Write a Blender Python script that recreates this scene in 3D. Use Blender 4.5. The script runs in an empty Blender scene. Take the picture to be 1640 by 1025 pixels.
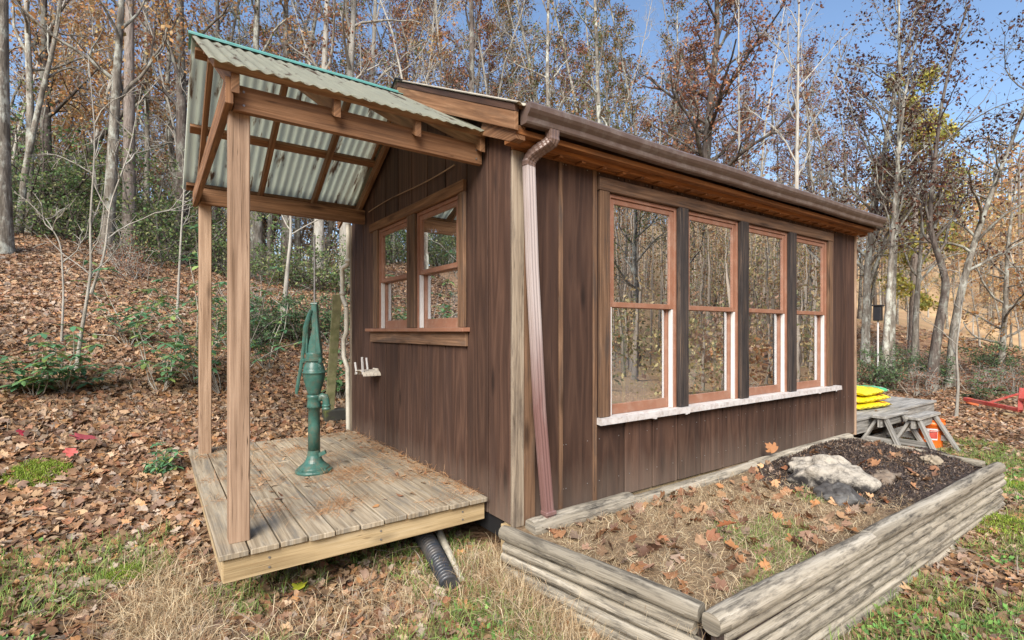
import bpy, math, random
import numpy as np
from mathutils import Vector, Matrix

# ------------------------------------------------------------------ camera, sky, sun, exposure
SC = bpy.context.scene
COL = SC.collection
F, CX, HY = 812.0, 820.0, 530.0
_a = math.atan(1150 / F)
FW = (math.cos(_a), math.sin(_a)); RT = (math.sin(_a), -math.cos(_a))
CAM = (-1.8393, -2.6186, 1.196)
cam_d = bpy.data.cameras.new('camera'); cam = bpy.data.objects.new('camera', cam_d); COL.objects.link(cam)
cam.location = CAM
cam.rotation_euler = (math.pi / 2, 0, math.atan2(FW[1], FW[0]) - math.pi / 2)
cam_d.sensor_width = 36; cam_d.lens = 36 * F / 1640
cam_d.shift_y = (HY - 512.5) / 1640
cam_d.clip_start = 0.05; cam_d.clip_end = 3000
SC.camera = cam

SUN_EL, SUN_AZ = 39.0, 224.0      # azimuth of the sun in degrees, counted from +X towards +Y
w = bpy.data.worlds.new('World'); SC.world = w; w.use_nodes = True
wn = w.node_tree; bg = wn.nodes['Background']
sky = wn.nodes.new('ShaderNodeTexSky'); sky.sky_type = 'NISHITA'; sky.sun_disc = False
sky.sun_elevation = math.radians(SUN_EL); sky.sun_rotation = math.radians(90 - SUN_AZ)
sky.air_density = 1.0; sky.dust_density = 0.6; sky.ozone_density = 2.2
wn.links.new(sky.outputs[0], bg.inputs[0]); bg.inputs[1].default_value = 0.125
sd = bpy.data.lights.new('sun', 'SUN'); so = bpy.data.objects.new('sun', sd); COL.objects.link(so)
sd.energy = 3.9; sd.angle = math.radians(38); sd.color = (1.0, 0.92, 0.82)
_e, _z = math.radians(SUN_EL), math.radians(SUN_AZ)
sun_dir = Vector((math.cos(_e) * math.cos(_z), math.cos(_e) * math.sin(_z), math.sin(_e)))
so.rotation_euler = sun_dir.to_track_quat('Z', 'Y').to_euler(); so.location = (0, 0, 30)
SC.view_settings.view_transform = 'Standard'; SC.view_settings.look = 'None'
SC.view_settings.exposure = 0.86; SC.view_settings.gamma = 1

# ------------------------------------------------------------------ helpers
RNG = np.random.default_rng(7)
random.seed(7)

def at(px, py, depth):
    r = (px - CX) / F; u = -(py - HY) / F
    return (CAM[0] + depth * (FW[0] + r * RT[0]), CAM[1] + depth * (FW[1] + r * RT[1]), CAM[2] + depth * u)

_ph = np.random.default_rng(3).uniform(0, 6.28, (40, 3))
def nz(x, y, f, k=0):                     # smooth pseudo noise, about -1..1
    x = np.asarray(x, float); y = np.asarray(y, float); s = 0
    for i in range(5):
        a = _ph[(i + k * 5) % 40]; g = f * (1 + 0.55 * i)
        s = s + np.sin(x * g * math.cos(a[0]) + y * g * math.sin(a[0]) + a[1]) / (1 + 0.35 * i)
    return s / 2.6
def softp(s, k): return np.log1p(np.exp(np.clip(s / k, -30, 30))) * k
def H(x, y):
    x = np.asarray(x, float); y = np.asarray(y, float)
    yf = 1.9 + 0.5 * np.exp(-((x - 2.5) / 3.0) ** 2)
    z = -.30 - .135 * np.clip(-y, 0, 1.6) * (1 - .6 * np.clip((x - 2.6) / 2.2, 0, 1)) - .05 * np.clip((x - 3) / 2, 0, 1) + (0.31 + .05 * np.clip(-x / 3, 0, 1)) * softp(y - yf, 0.45) - 0.26 * softp(y - 12.0, 1.5)
    z = z + .28 * softp(-y - 11, 1.5) - .20 * softp(-y - 40, 4)
    z = z + 0.015 * nz(x, y, 2.3) + np.clip((np.hypot(x, y) - 6) / 20, 0, 1) * 0.25 * nz(x, y, 0.35, 2)
    z = z + 0.10 * np.clip((-x - 1.6) / 3, 0, 1)
    R = np.hypot(x, y)
    return z + 0.26 * softp(R - 48, 6) * (1 - 0.0) - 0.24 * softp(R - 135, 8)
def h1(x, y): return float(H(x, y))

class MB:
    def __init__(s): s.v = []; s.f = []; s.uv = []; s.t = []; s.m = []; s.n = 0; s.mi = 0
    def add(s, V, Fc, UV=None, tint=None):
        b = s.n; s.v += [tuple(map(float, p)) for p in V]; s.n += len(V)
        t = random.random() if tint is None else tint
        for i, f in enumerate(Fc):
            s.f.append([b + k for k in f]); s.t.append(t); s.m.append(s.mi)
            if UV: s.uv += list(UV[i])
            else: s.uv += [(0, 0)] * len(f)
    def beam(s, p0, p1, w, h, up=(0, 0, 1), tint=None, cut=None):
        """a bar from p0 to p1, w wide, h high, with wood coordinates along it"""
        p0, p1 = Vector(p0), Vector(p1); d = (p1 - p0); L = d.length; d.normalize()
        u = Vector(up); sd_ = d.cross(u).normalized(); u = sd_.cross(d).normalized()
        V = []
        for P in (p0, p1):
            for a, b in ((-1, -1), (1, -1), (1, 1), (-1, 1)): V.append(P + sd_ * a * w / 2 + u * b * h / 2)
        o = random.random() * 40; q = random.random() * 7
        Fc = [(3, 2, 1, 0), (4, 5, 6, 7)]; per = [0, w, w + h, 2 * w + h, 2 * w + 2 * h]
        UV = [[(o, q), (o, q + w), (o + h * .2, q + w), (o + h * .2, q)]] * 2
        for k in range(4):
            a, b = k, (k + 1) % 4
            Fc.append((a, b, b + 4, a + 4))
            UV.append([(o, q + per[k]), (o, q + per[k + 1]), (o + L, q + per[k + 1]), (o + L, q + per[k])])
        s.add(V, Fc, UV, tint)
    def box(s, x0, x1, y0, y1, z0, z1, ax=None, tint=None):
        d = (x1 - x0, y1 - y0, z1 - z0)
        if ax is None: ax = max(range(3), key=lambda i: d[i])
        c = ((x0 + x1) / 2, (y0 + y1) / 2, (z0 + z1) / 2)
        if ax == 0: s.beam((x0, c[1], c[2]), (x1, c[1], c[2]), d[1], d[2], tint=tint)
        elif ax == 1: s.beam((c[0], y0, c[2]), (c[0], y1, c[2]), d[0], d[2], tint=tint)
        else: s.beam((c[0], c[1], z0), (c[0], c[1], z1), d[0], d[1], up=(0, 1, 0), tint=tint)
    def prism(s, pts, vec, uax=2, tint=None):
        """polygon pts (3D) pushed by vec; wood coordinate u runs along axis uax"""
        n = len(pts); P = [Vector(p) for p in pts]; vec = Vector(vec)
        V = P + [p + vec for p in P]; o = random.random() * 40; q = random.random() * 7
        dr = Vector([(1, 0, 0), (0, 1, 0), (0, 0, 1)][uax]) if isinstance(uax, int) else Vector(uax).normalized()
        e1 = dr.cross(Vector((.13, .99, .31))).normalized() if abs(dr.y) < .7 else dr.cross(Vector((.99, .13, .31))).normalized()
        if isinstance(uax, int): e1, e2 = [Vector(v) for v in ((1, 0, 0), (0, 1, 0), (0, 0, 1)) if Vector(v).dot(dr) < .5]
        else: e1 = dr.cross(Vector((1, 0, 0))).normalized(); e2 = Vector((1, 0, 0))
        def uv(p): return (o + p.dot(dr), q + p.dot(e1) + p.dot(e2))
        Fc = [list(range(n)), list(range(2 * n - 1, n - 1, -1))]
        Fc += [(i, i + n, (i + 1) % n + n, (i + 1) % n) for i in range(n)]
        s.add(V, Fc, [[uv(V[k]) for k in f] for f in Fc], tint)
    def tube(s, path, rad, n=8, cap=True, tint=None, sq=0.0, close=False, rough=0.0):
        P = np.array(path, float); N = len(P); R = np.broadcast_to(np.array(rad, float), (N,))
        T = np.gradient(P, axis=0); T /= np.linalg.norm(T, axis=1)[:, None] + 1e-9
        ref = np.array([0, 0, 1.0]) if abs(T[:, 2]).mean() < .8 else np.array([1.0, 0, 0])
        A = np.cross(T, ref); A /= np.linalg.norm(A, axis=1)[:, None] + 1e-9; B = np.cross(A, T)
        th = np.arange(n) / n * 2 * math.pi
        c, q_ = np.cos(th), np.sin(th)
        if sq: k = 1 / (np.maximum(abs(c), abs(q_)) ** sq); c, q_ = c * k, q_ * k
        RR = R[:, None] * np.ones((1, n))
        if rough: RR = RR * (1 + rough * np.random.default_rng(int(abs(P[0, 0] * 977) + N)).normal(size=(N, n)))
        V = (P[:, None] + RR[..., None] * (c[None, :, None] * A[:, None] + q_[None, :, None] * B[:, None])).reshape(-1, 3)
        o = random.random() * 40; L = np.concatenate([[0], np.cumsum(np.linalg.norm(np.diff(P, axis=0), axis=1))]) + o
        Fc, UV = [], []; q0 = random.random() * 9
        for i in range(N - 1 + (1 if close else 0)):
            i2 = (i + 1) % N
            for j in range(n):
                j2 = (j + 1) % n
                Fc.append((i * n + j, i2 * n + j, i2 * n + j2, i * n + j2))
                a, b = q0 + j / n * 6.28 * R[i], q0 + (j + 1) / n * 6.28 * R[i]
                UV.append([(L[i], a), (L[min(i + 1, N - 1)], a), (L[min(i + 1, N - 1)], b), (L[i], b)])
        if cap and not close:
            V = np.concatenate([V, V[:n], V[(N - 1) * n:N * n]])
            Fc.append(tuple(N * n + j for j in range(n))); Fc.append(tuple(N * n + n + j for j in reversed(range(n))))
            UV.append([(o, q0 + V[k][2]) for k in range(n)]); UV.append([(o, q0 + V[(N - 1) * n + k][2]) for k in range(n)])
        s.add(V, Fc, UV, tint)
    def lathe(s, prof, c=(0, 0, 0), n=28, tint=None):
        V, Fc = [], []
        for (r, z) in prof:
            for j in range(n):
                a = j / n * 2 * math.pi; V.append((c[0] + r * math.cos(a), c[1] + r * math.sin(a), c[2] + z))
        for i in range(len(prof) - 1):
            for j in range(n): Fc.append((i * n + j, i * n + (j + 1) % n, (i + 1) * n + (j + 1) % n, (i + 1) * n + j))
        Fc.append(tuple(reversed(range(n)))); Fc.append(tuple((len(prof) - 1) * n + j for j in range(n)))
        s.add(V, Fc, None, tint)
    def quad(s, a, b, c, d, tint=None):
        s.add([a, b, c, d], [(0, 1, 2, 3)], [[(0, 0), (1, 0), (1, 1), (0, 1)]], tint)

def empty(name, loc=(0, 0, 0)):
    o = bpy.data.objects.new(name, None); COL.objects.link(o); o.location = loc; o.empty_display_size = .2; return o
def tag(o, label=None, cat=None, group=None, kind=None):
    if label: o['label'] = label
    if cat: o['category'] = cat
    if group: o['group'] = group
    if kind: o['kind'] = kind
    return o
def rootloc(p):
    while p.parent: p = p.parent
    return p.location
def obj(name, mb, mats, parent=None, smooth=False, bevel=0.0, label=None, local=False):
    if not isinstance(mats, (list, tuple)): mats = [mats]
    off = Vector((0, 0, 0)) if (parent is None or local) else rootloc(parent)
    me = bpy.data.meshes.new(name); me.from_pydata([tuple(Vector(v) - off) for v in mb.v], [], mb.f)
    uvl = me.uv_layers.new(name='UVMap'); uvl.data.foreach_set('uv', np.array(mb.uv, float).ravel())
    at_ = me.attributes.new('tint', 'FLOAT', 'FACE'); at_.data.foreach_set('value', np.array(mb.t, float))
    for m in mats: me.materials.append(m)
    if len(mats) > 1: me.polygons.foreach_set('material_index', mb.m)
    if smooth: me.polygons.foreach_set('use_smooth', [True] * len(me.polygons))
    me.update()
    o = bpy.data.objects.new(name, me); COL.objects.link(o)
    if parent: o.parent = parent
    if bevel:
        b = o.modifiers.new('bevel', 'BEVEL'); b.width = bevel; b.segments = 1; b.limit_method = 'ANGLE'; b.angle_limit = .7
    if label: o['label'] = label
    return o
def npmesh(name, V, Fc, colr, mat, parent=None, smooth=False):
    """V (n,3); Fc (m,k) all the same k; colr (m,3) face colour or None"""
    me = bpy.data.meshes.new(name); V = np.ascontiguousarray(V, np.float32); Fc = np.ascontiguousarray(Fc, np.int32)
    me.vertices.add(len(V)); me.vertices.foreach_set('co', V.ravel())
    m, k = Fc.shape
    me.loops.add(m * k); me.loops.foreach_set('vertex_index', Fc.ravel())
    me.polygons.add(m); me.polygons.foreach_set('loop_start', np.arange(0, m * k, k, dtype=np.int32))
    me.polygons.foreach_set('loop_total', np.full(m, k, np.int32))
    if colr is not None:
        a = me.attributes.new('hue', 'FLOAT_COLOR', 'FACE')
        a.data.foreach_set('color', np.concatenate([colr, np.ones((m, 1))], 1).astype(np.float32).ravel())
    me.materials.append(mat)
    if smooth: me.polygons.foreach_set('use_smooth', np.ones(m, bool))
    me.update(calc_edges=True)
    o = bpy.data.objects.new(name, me); COL.objects.link(o)
    if parent: o.parent = parent
    return o

# ------------------------------------------------------------------ materials
class NT:
    def __init__(s, name):
        s.m = bpy.data.materials.new(name); s.m.use_nodes = True; s.t = s.m.node_tree
        s.b = s.t.nodes['Principled BSDF']; s.out = s.t.nodes['Material Output']
    def n(s, typ, props=None, **inp):
        nd = s.t.nodes.new('ShaderNode' + typ)
        for k, v in (props or {}).items(): setattr(nd, k, v)
        for k, v in inp.items():
            key = int(k[1:]) if k[0] == 'i' and k[1:].isdigit() else k.replace('_', ' ')
            s.set(nd.inputs[key], v)
        return nd
    def set(s, sock, v):
        if hasattr(v, 'is_output') or isinstance(v, bpy.types.NodeSocket): s.t.links.new(v, sock)
        else: sock.default_value = (tuple(v) + (1,)) if isinstance(v, tuple) and len(v) == 3 and sock.type == 'RGBA' else v
    def math(s, op, a, b=0.0, c=0.0, clamp=False):
        nd = s.t.nodes.new('ShaderNodeMath'); nd.operation = op; nd.use_clamp = clamp
        s.set(nd.inputs[0], a); s.set(nd.inputs[1], b); s.set(nd.inputs[2], c); return nd.outputs[0]
    def mix(s, fac, a, b, mode='MIX'):
        nd = s.t.nodes.new('ShaderNodeMix'); nd.data_type = 'RGBA'; nd.blend_type = mode
        s.set(nd.inputs[0], fac); s.set(nd.inputs[6], a); s.set(nd.inputs[7], b); return nd.outputs[2]
    def ramp(s, fac, stops):
        nd = s.t.nodes.new('ShaderNodeValToRGB'); s.set(nd.inputs[0], fac); e = nd.color_ramp.elements
        while len(e) < len(stops): e.new(.5)
        for i, (p, c) in enumerate(stops): e[i].position = p; e[i].color = (tuple(c) + (1,)) if len(c) == 3 else c
        return nd.outputs[0]
    def noise(s, vec, scale, detail=4, rough=.55, dist=0.0):
        nd = s.n('TexNoise', None, Vector=vec, Scale=scale, Detail=detail, Roughness=rough, Distortion=dist); return nd.outputs[0]
    def mapped(s, vec, scale=(1, 1, 1), loc=(0, 0, 0)):
        return s.n('Mapping', None, Vector=vec, Scale=scale, Location=loc).outputs[0]
    def step(s, v, a, b): return s.n('MapRange', {'clamp': True}, Value=v, i1=a, i2=b).outputs[0]
    def bump(s, h, strength=.4, dist=.01):
        s.set(s.b.inputs['Normal'], s.n('Bump', None, Height=h, Strength=strength, Distance=dist).outputs[0])
    def fin(s, col=None, rough=None, metal=None, spec=None):
        if col is not None: s.set(s.b.inputs['Base Color'], col)
        if rough is not None: s.set(s.b.inputs['Roughness'], rough)
        if metal is not None: s.set(s.b.inputs['Metallic'], metal)
        if spec is not None: s.set(s.b.inputs['Specular IOR Level'], spec)
        return s.m

def wood(name, dark, mid, light, stain=None, stain_amt=.5, rings=9.0, rough=.75, fibre=.5, bmp=.5, var=.25, knots=True, uvs=(1, 1), crack=.7, stf=(2.6, 16), splash=False, fcon=1.9):
    t = NT(name); uv = t.n('UVMap').outputs[0]
    ti = t.n('Attribute', {'attribute_name': 'tint'}).outputs['Fac']
    off = t.n('CombineXYZ', None, Z=t.math('MULTIPLY', ti, 23.0)).outputs[0]
    P = t.n('VectorMath', {'operation': 'ADD'}, i0=uv, i1=off).outputs[0]
    g1 = t.noise(t.mapped(P, (.42 * uvs[0], 9 * uvs[1], 1)), 1.0, 2, .4, .25)
    ring = t.math('PINGPONG', t.math('MULTIPLY', g1, rings), 0.5); ring = t.math('MULTIPLY', ring, 2.0)
    ring = t.math('POWER', ring, 1.6)
    fib = t.math('ADD', t.math('MULTIPLY', t.noise(t.mapped(P, (1.6, 55, 1)), 1.0, 4, .65), .6), t.math('MULTIPLY', t.noise(t.mapped(P, (4, 190, 1)), 1.0, 3, .6), .4))
    fib = t.math('ADD', .5, t.math('MULTIPLY', t.math('SUBTRACT', fib, .5), fcon), clamp=True); fibre = .5 + fibre * .45
    big = t.noise(t.mapped(P, (1.1, 5, 1)), 1.0, 4, .6)
    g = t.math('ADD', t.math('MULTIPLY', ring, 1 - fibre), t.math('MULTIPLY', fib, fibre))
    g = t.math('ADD', g, t.math('MULTIPLY', t.math('SUBTRACT', big, .5), .55))
    c = t.ramp(g, [(.12, dark), (.5, mid), (.92, light)])
    if stain is not None:
        st = t.noise(t.mapped(P, (stf[0], stf[1], 1)), 1.0, 8, .72)
        st = t.math('MULTIPLY', t.step(st, .47, .66), stain_amt)
        c = t.mix(st, c, stain)
    ck = t.math('ABSOLUTE', t.math('SUBTRACT', t.noise(t.mapped(P, (.9, 46, 1)), 1.0, 2, .5, .2), .5))
    cm = t.math('MULTIPLY', t.step(ck, .016, .004), t.step(t.noise(t.mapped(P, (2.2, 9, 3)), 1.0, 2), .48, .60))
    c = t.mix(t.math('MULTIPLY', cm, crack), c, tuple(x * .5 for x in dark))
    if knots:
        vo = t.n('TexVoronoi', {'feature': 'F1'}, Vector=t.mapped(P, (1.4, 5.5, 1)), Scale=1.0).outputs['Distance']
        c = t.mix(t.math('MULTIPLY', t.step(vo, .17, .05), .8), c, tuple(x * .45 for x in dark))
    if splash:
        oc = t.n('TexCoord').outputs['Object']; oz = t.n('SeparateXYZ', None, Vector=oc).outputs[2]
        sm_ = t.math('MULTIPLY', t.step(t.math('ADD', oz, t.math('MULTIPLY', t.noise(t.mapped(oc, (14, 14, 3)), 1.0, 5), .35)), .50, .12), .55)
        c = t.mix(sm_, c, (.20, .155, .12))
        c = t.mix(t.math('MULTIPLY', t.step(t.noise(t.mapped(oc, (7, 7, .5)), 1.0, 6, .6), .52, .66), .35), c, (.055, .035, .030))
    v = t.n('HueSaturation', None, Value=t.math('ADD', 1 - var, t.math('MULTIPLY', ti, 2 * var)), Color=c).outputs[0]
    t.bump(t.math('ADD', t.math('MULTIPLY', ring, .5), fib), bmp, .003)
    return t.fin(v, t.math('ADD', rough - .1, t.math('MULTIPLY', fib, .2)), spec=.3)

def flat(name, col, rough=.5, metal=0.0, var=.12, scale=12, dirt=None, dirt_amt=.4, bmp=.0, spec=.5, dscale=5):
    t = NT(name); co = t.n('TexCoord').outputs['Object']
    a = t.noise(co, scale, 5, .6)
    c = t.mix(t.math('MULTIPLY', t.step(a, .3, .7), 1.0), tuple(x * (1 - var) for x in col), tuple(min(1, x * (1 + var)) for x in col))
    if dirt is not None:
        d = t.noise(co, dscale, 8, .7); c = t.mix(t.math('MULTIPLY', t.step(d, .48, .64), dirt_amt), c, dirt)
    if bmp: t.bump(a, bmp, .004)
    return t.fin(c, t.math('ADD', rough - .08, t.math('MULTIPLY', a, .16)), metal, spec)

M = {}
M['siding'] = wood('siding', (.038, .020, .014), (.074, .039, .026), (.112, .062, .041), stain=(.044, .026, .020), stain_amt=.35, rings=8, fibre=.12, var=.24, bmp=.6, uvs=(1, .6), stf=(.9, 4), splash=True, fcon=1.25)
M['groove'] = flat('groove_shadow', (.012, .008, .007), .9)
M['cedar'] = wood('cedar', (.10, .045, .020), (.235, .120, .058), (.36, .205, .110), stain=(.085, .052, .032), stain_amt=.45, var=.16)
M['soffit'] = wood('soffit', (.13, .045, .012), (.27, .105, .03), (.38, .17, .055), stain=(.09, .05, .03), stain_amt=.5)
M['post'] = wood('post_wood', (.18, .11, .065), (.38, .26, .175), (.50, .36, .25), stain=(.20, .125, .08), stain_amt=.4, var=.08, rings=6, crack=1.0, stf=(2, 24))
M['trim'] = wood('trim_wood', (.065, .035, .02), (.165, .095, .055), (.27, .165, .10), stain=(.06, .05, .045), stain_amt=.7, var=.15)
M['mull'] = wood('mullion_wood', (.018, .016, .016), (.055, .045, .04), (.17, .11, .07), stain=(.015, .015, .017), stain_amt=.85, var=.15)
M['weath'] = wood('weathered_wood', (.15, .115, .08), (.30, .245, .18), (.42, .36, .275), stain=(.09, .07, .055), stain_amt=.8, var=.12, crack=1.0)
M['deckw'] = wood('deck_wood', (.15, .115, .075), (.36, .295, .205), (.49, .43, .325), stain=(.15, .15, .14), stain_amt=.65, var=.14)
M['rim'] = wood('rim_wood', (.24, .165, .08), (.46, .345, .19), (.58, .46, .29), stain=(.28, .21, .11), stain_amt=.4, rings=5, var=.05)
M['greyw'] = wood('grey_wood', (.14, .13, .115), (.33, .32, .29), (.52, .50, .46), stain=(.10, .10, .095), stain_amt=.6, var=.15)
M['log'] = wood('log_wood', (.16, .14, .105), (.34, .305, .24), (.50, .465, .39), stain=(.032, .029, .026), stain_amt=.92, rings=5, fibre=.5, var=.2, bmp=1.0, stf=(4, 26), crack=1.0)
M['sash'] = flat('sash_paint', (.27, .128, .078), .5, var=.1, scale=9, dirt=(.40, .28, .21), dirt_amt=.3, dscale=11)
M['sill'] = flat('peeling_paint', (.52, .50, .485), .6, var=.15, dirt=(.27, .19, .15), dirt_amt=.5, dscale=26)
M['white'] = flat('white_vinyl', (.60, .59, .575), .45, var=.06, dirt=(.45, .40, .34), dirt_amt=.3)
M['gutter'] = flat('gutter_metal', (.125, .088, .072), .35, var=.12, dirt=(.25, .22, .20), dirt_amt=.45, dscale=9)
M['elbow'] = flat('elbow_metal', (.17, .115, .095), .3, var=.15)
M['ridge'] = flat('ridge_teal', (.10, .30, .27), .45, var=.15, dirt=(.3, .38, .36), dirt_amt=.4)
M['black'] = flat('black_plastic', (.018, .018, .02), .5)
M['pvc'] = flat('old_pvc', (.55, .52, .43), .5, var=.1, dirt=(.22, .19, .13), dirt_amt=.5)
M['pumpm'] = flat('pump_paint', (.045, .130, .105), .36, var=.3, scale=14, dirt=(.14, .125, .085), dirt_amt=.6, dscale=20, bmp=.35)
M['steel'] = flat('steel', (.28, .27, .26), .45, .6)
M['red'] = flat('red_paint', (.42, .06, .045), .5, var=.3, dirt=(.55, .25, .2), dirt_amt=.4)
M['orange'] = flat('orange_plastic', (.80, .16, .02), .4, var=.05)
M['dark'] = flat('inner_sheathing', (.46, .40, .30), .9)
M['floor'] = flat('floor_board', (.24, .19, .13), .9)
M['tarp'] = flat('blue_tarp', (.22, .36, .62), .5, var=.25, bmp=.3)
M['paper'] = flat('paper', (.88, .90, .88), .8)
M['hose'] = flat('hose_green', (.18, .50, .30), .4)
M['beigep'] = flat('beige_plastic', (.66, .60, .50), .5)

# downspout: dark mauve paint, worn to a chalky pink white on its upper length
t = NT('downspout_paint'); co = t.n('TexCoord').outputs['Object']
sx = t.n('SeparateXYZ', None, Vector=co).outputs
k = t.math('ADD', t.step(sx[2], .6, 1.5), t.math('MULTIPLY', t.math('SUBTRACT', t.noise(t.mapped(co, (9, 9, 2)), 1, 5), .5), 1.1), clamp=True)
M['spout'] = t.fin(t.mix(k, (.19, .105, .095), (.42, .365, .345)), .4)

# corrugated plastic: milky, lets light through, brown streaks down the slope
t = NT('corrugated_plastic'); co = t.n('TexCoord').outputs['Object']
st = t.noise(t.mapped(co, (13, 1.6, 1.6)), 1.0, 6, .7)
st2 = t.noise(t.mapped(co, (30, 3.0, 3.0)), 1.0, 4, .6)
c = t.mix(t.math('MULTIPLY', t.step(st, .57, .63), .85), t.mix(st2, (.54, .56, .48), (.76, .78, .68)), (.16, .08, .04))
t.fin(c, .6)
tr = t.n('BsdfTranslucent', None, Color=c)
mx = t.n('MixShader', None, Fac=.78); t.t.links.new(t.b.outputs[0], mx.inputs[1]); t.t.links.new(tr.outputs[0], mx.inputs[2])
t.t.links.new(mx.outputs[0], t.out.inputs[0]); M['corr'] = t.m
M['corrtop'] = flat('roof_sheet', (.42, .38, .30), .6, var=.2, dirt=(.22, .17, .12), dirt_amt=.5)

# glass: thin pane, strong sheen of the surroundings, a little dust
t = NT('window_glass'); co = t.n('TexCoord').outputs['Object']
lw = t.n('LayerWeight', None, Blend=.32).outputs['Fresnel']
gl = t.n('BsdfGlossy', None, Roughness=.003); gl.inputs['Color'].default_value = (.95, .97, 1, 1)
wb = t.n('Bump', None, Height=t.noise(co, 2.2, 2), Strength=.05, Distance=.02); t.t.links.new(wb.outputs[0], gl.inputs['Normal'])
tp = t.n('BsdfTransparent'); tp.inputs['Color'].default_value = (.93, .96, .95, 1)
fac = t.math('ADD', .145, t.math('MULTIPLY', lw, .62), clamp=True)
mx = t.n('MixShader', None, Fac=fac); t.t.links.new(tp.outputs[0], mx.inputs[1]); t.t.links.new(gl.outputs[0], mx.inputs[2])
du = t.n('BsdfDiffuse'); du.inputs['Color'].default_value = (.5, .48, .42, 1)
mx2 = t.n('MixShader', None, Fac=t.math('MULTIPLY', t.step(t.noise(co, 3, 6), .45, .8), .045))
t.t.links.new(mx.outputs[0], mx2.inputs[1]); t.t.links.new(du.outputs[0], mx2.inputs[2]); t.t.links.new(mx2.outputs[0], t.out.inputs[0])
t.t.nodes.remove(t.b); M['glass'] = t.m

def leafmat(name, trans=.3, rough=.6, gain=1.0):
    t = NT(name); c = t.n('Attribute', {'attribute_name': 'hue'}).outputs['Color']
    co = t.n('TexCoord').outputs['Object']
    v = t.math('ADD', .78, t.math('MULTIPLY', t.noise(co, 38, 3), .44))
    c = t.n('HueSaturation', None, Value=t.math('MULTIPLY', v, gain), Color=c).outputs[0]
    t.fin(c, rough, spec=.35)
    if trans:
        tr = t.n('BsdfTranslucent', None, Color=c)
        mx = t.n('MixShader', None, Fac=trans); t.t.links.new(t.b.outputs[0], mx.inputs[1]); t.t.links.new(tr.outputs[0], mx.inputs[2])
        t.t.links.new(mx.outputs[0], t.out.inputs[0])
    return t.m
M['leaf'] = leafmat('leaf'); M['dryleaf'] = leafmat('dry_leaf', .12, .6)

def bark(name, dark, light, lichen, amt, sc=1.0):
    t = NT(name); co = t.n('TexCoord').outputs['Object']
    rv = t.n('ObjectInfo').outputs['Random']
    P = t.n('VectorMath', {'operation': 'ADD'}, i0=co, i1=t.n('CombineXYZ', None, X=t.math('MULTIPLY', rv, 31.0)).outputs[0]).outputs[0]
    a = t.noise(t.mapped(P, (16 * sc, 16 * sc, 3.2 * sc)), 1.0, 6, .65)
    l = t.noise(t.mapped(P, (5, 5, 3)), 1.0, 8, .72)
    c = t.mix(t.step(a, .35, .65), dark, light)
    c = t.mix(t.math('MULTIPLY', t.step(l, .49, .60), amt), c, lichen)
    c = t.n('HueSaturation', None, Value=t.math('ADD', .8, t.math('MULTIPLY', rv, .4)), Color=c).outputs[0]
    t.bump(a, 1.0, .03)
    return t.fin(c, .9, spec=.15)
M['bark'] = bark('bark_grey', (.11, .095, .075), (.30, .27, .225), (.50, .52, .45), .8)
M['barkp'] = bark('bark_pine', (.14, .11, .09), (.34, .29, .25), (.32, .30, .26), .3, 1.6)
M['barkd'] = bark('bark_dark', (.06, .048, .040), (.17, .14, .12), (.36, .38, .32), .5)
M['barks'] = bark('bark_sapling', (.26, .24, .20), (.48, .45, .39), (.48, .48, .43), .4)

# forest floor under the loose leaves
t = NT('forest_floor'); co = t.n('TexCoord').outputs['Object']
a = t.noise(co, 9, 8, .7); vo = t.n('TexVoronoi', {'feature': 'F1'}, Vector=co, Scale=13.0)
c = t.mix(t.step(a, .35, .65), (.14, .085, .05), (.36, .23, .14))
c = t.mix(.45, c, t.ramp(t.n('SeparateColor', None, Color=vo.outputs['Color']).outputs[0], [(.0, (.20, .11, .06)), (.4, (.38, .24, .14)), (.7, (.45, .30, .19)), (1, (.28, .15, .08))]))
gm = t.noise(co, .9, 5, .6)
c = t.mix(t.math('MULTIPLY', t.step(gm, .52, .66), .55), c, (.10, .13, .035))
yy_ = t.n('SeparateXYZ', None, Vector=co).outputs; fld = t.math('ADD', t.step(yy_[1], -4.5, -8), t.step(yy_[0], 26, 40), clamp=True)
c = t.mix(t.math('MULTIPLY', fld, .85), c, t.mix(t.step(t.noise(co, .5, 6), .35, .65), (.62, .44, .24), (.46, .30, .17)))
t.bump(t.math('ADD', a, vo.outputs['Distance']), .8, .04); M['ground'] = t.fin(c, .95, spec=.1)
M['soil'] = flat('bed_soil', (.20, .145, .09), .95, var=.5, scale=30, dirt=(.10, .065, .045), dirt_amt=.7, bmp=1.0, spec=.1)
M['mulch'] = flat('mulch', (.045, .034, .030), .85, var=.7, scale=45, dirt=(.085, .065, .055), dirt_amt=.6, bmp=1.0, spec=.2, dscale=30)

# ------------------------------------------------------------------ ground
def sp(n, near, far):
    u = np.linspace(-1, 1, n); k = math.asinh(far / near); return near * np.sinh(u * k)
gx = sp(241, 3.0, 420) + 1.0; gy = sp(241, 3.0, 420) + 0.5
X, Y = np.meshgrid(gx, gy, indexing='ij')
n = len(gx); idx = np.arange(n * n).reshape(n, n)
Fq = np.stack([idx[:-1, :-1], idx[1:, :-1], idx[1:, 1:], idx[:-1, 1:]], -1).reshape(-1, 4)
tag(npmesh('ground', np.stack([X, Y, H(X, Y)], -1).reshape(-1, 3), Fq, None, M['ground'], smooth=True), kind='structure')

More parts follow.
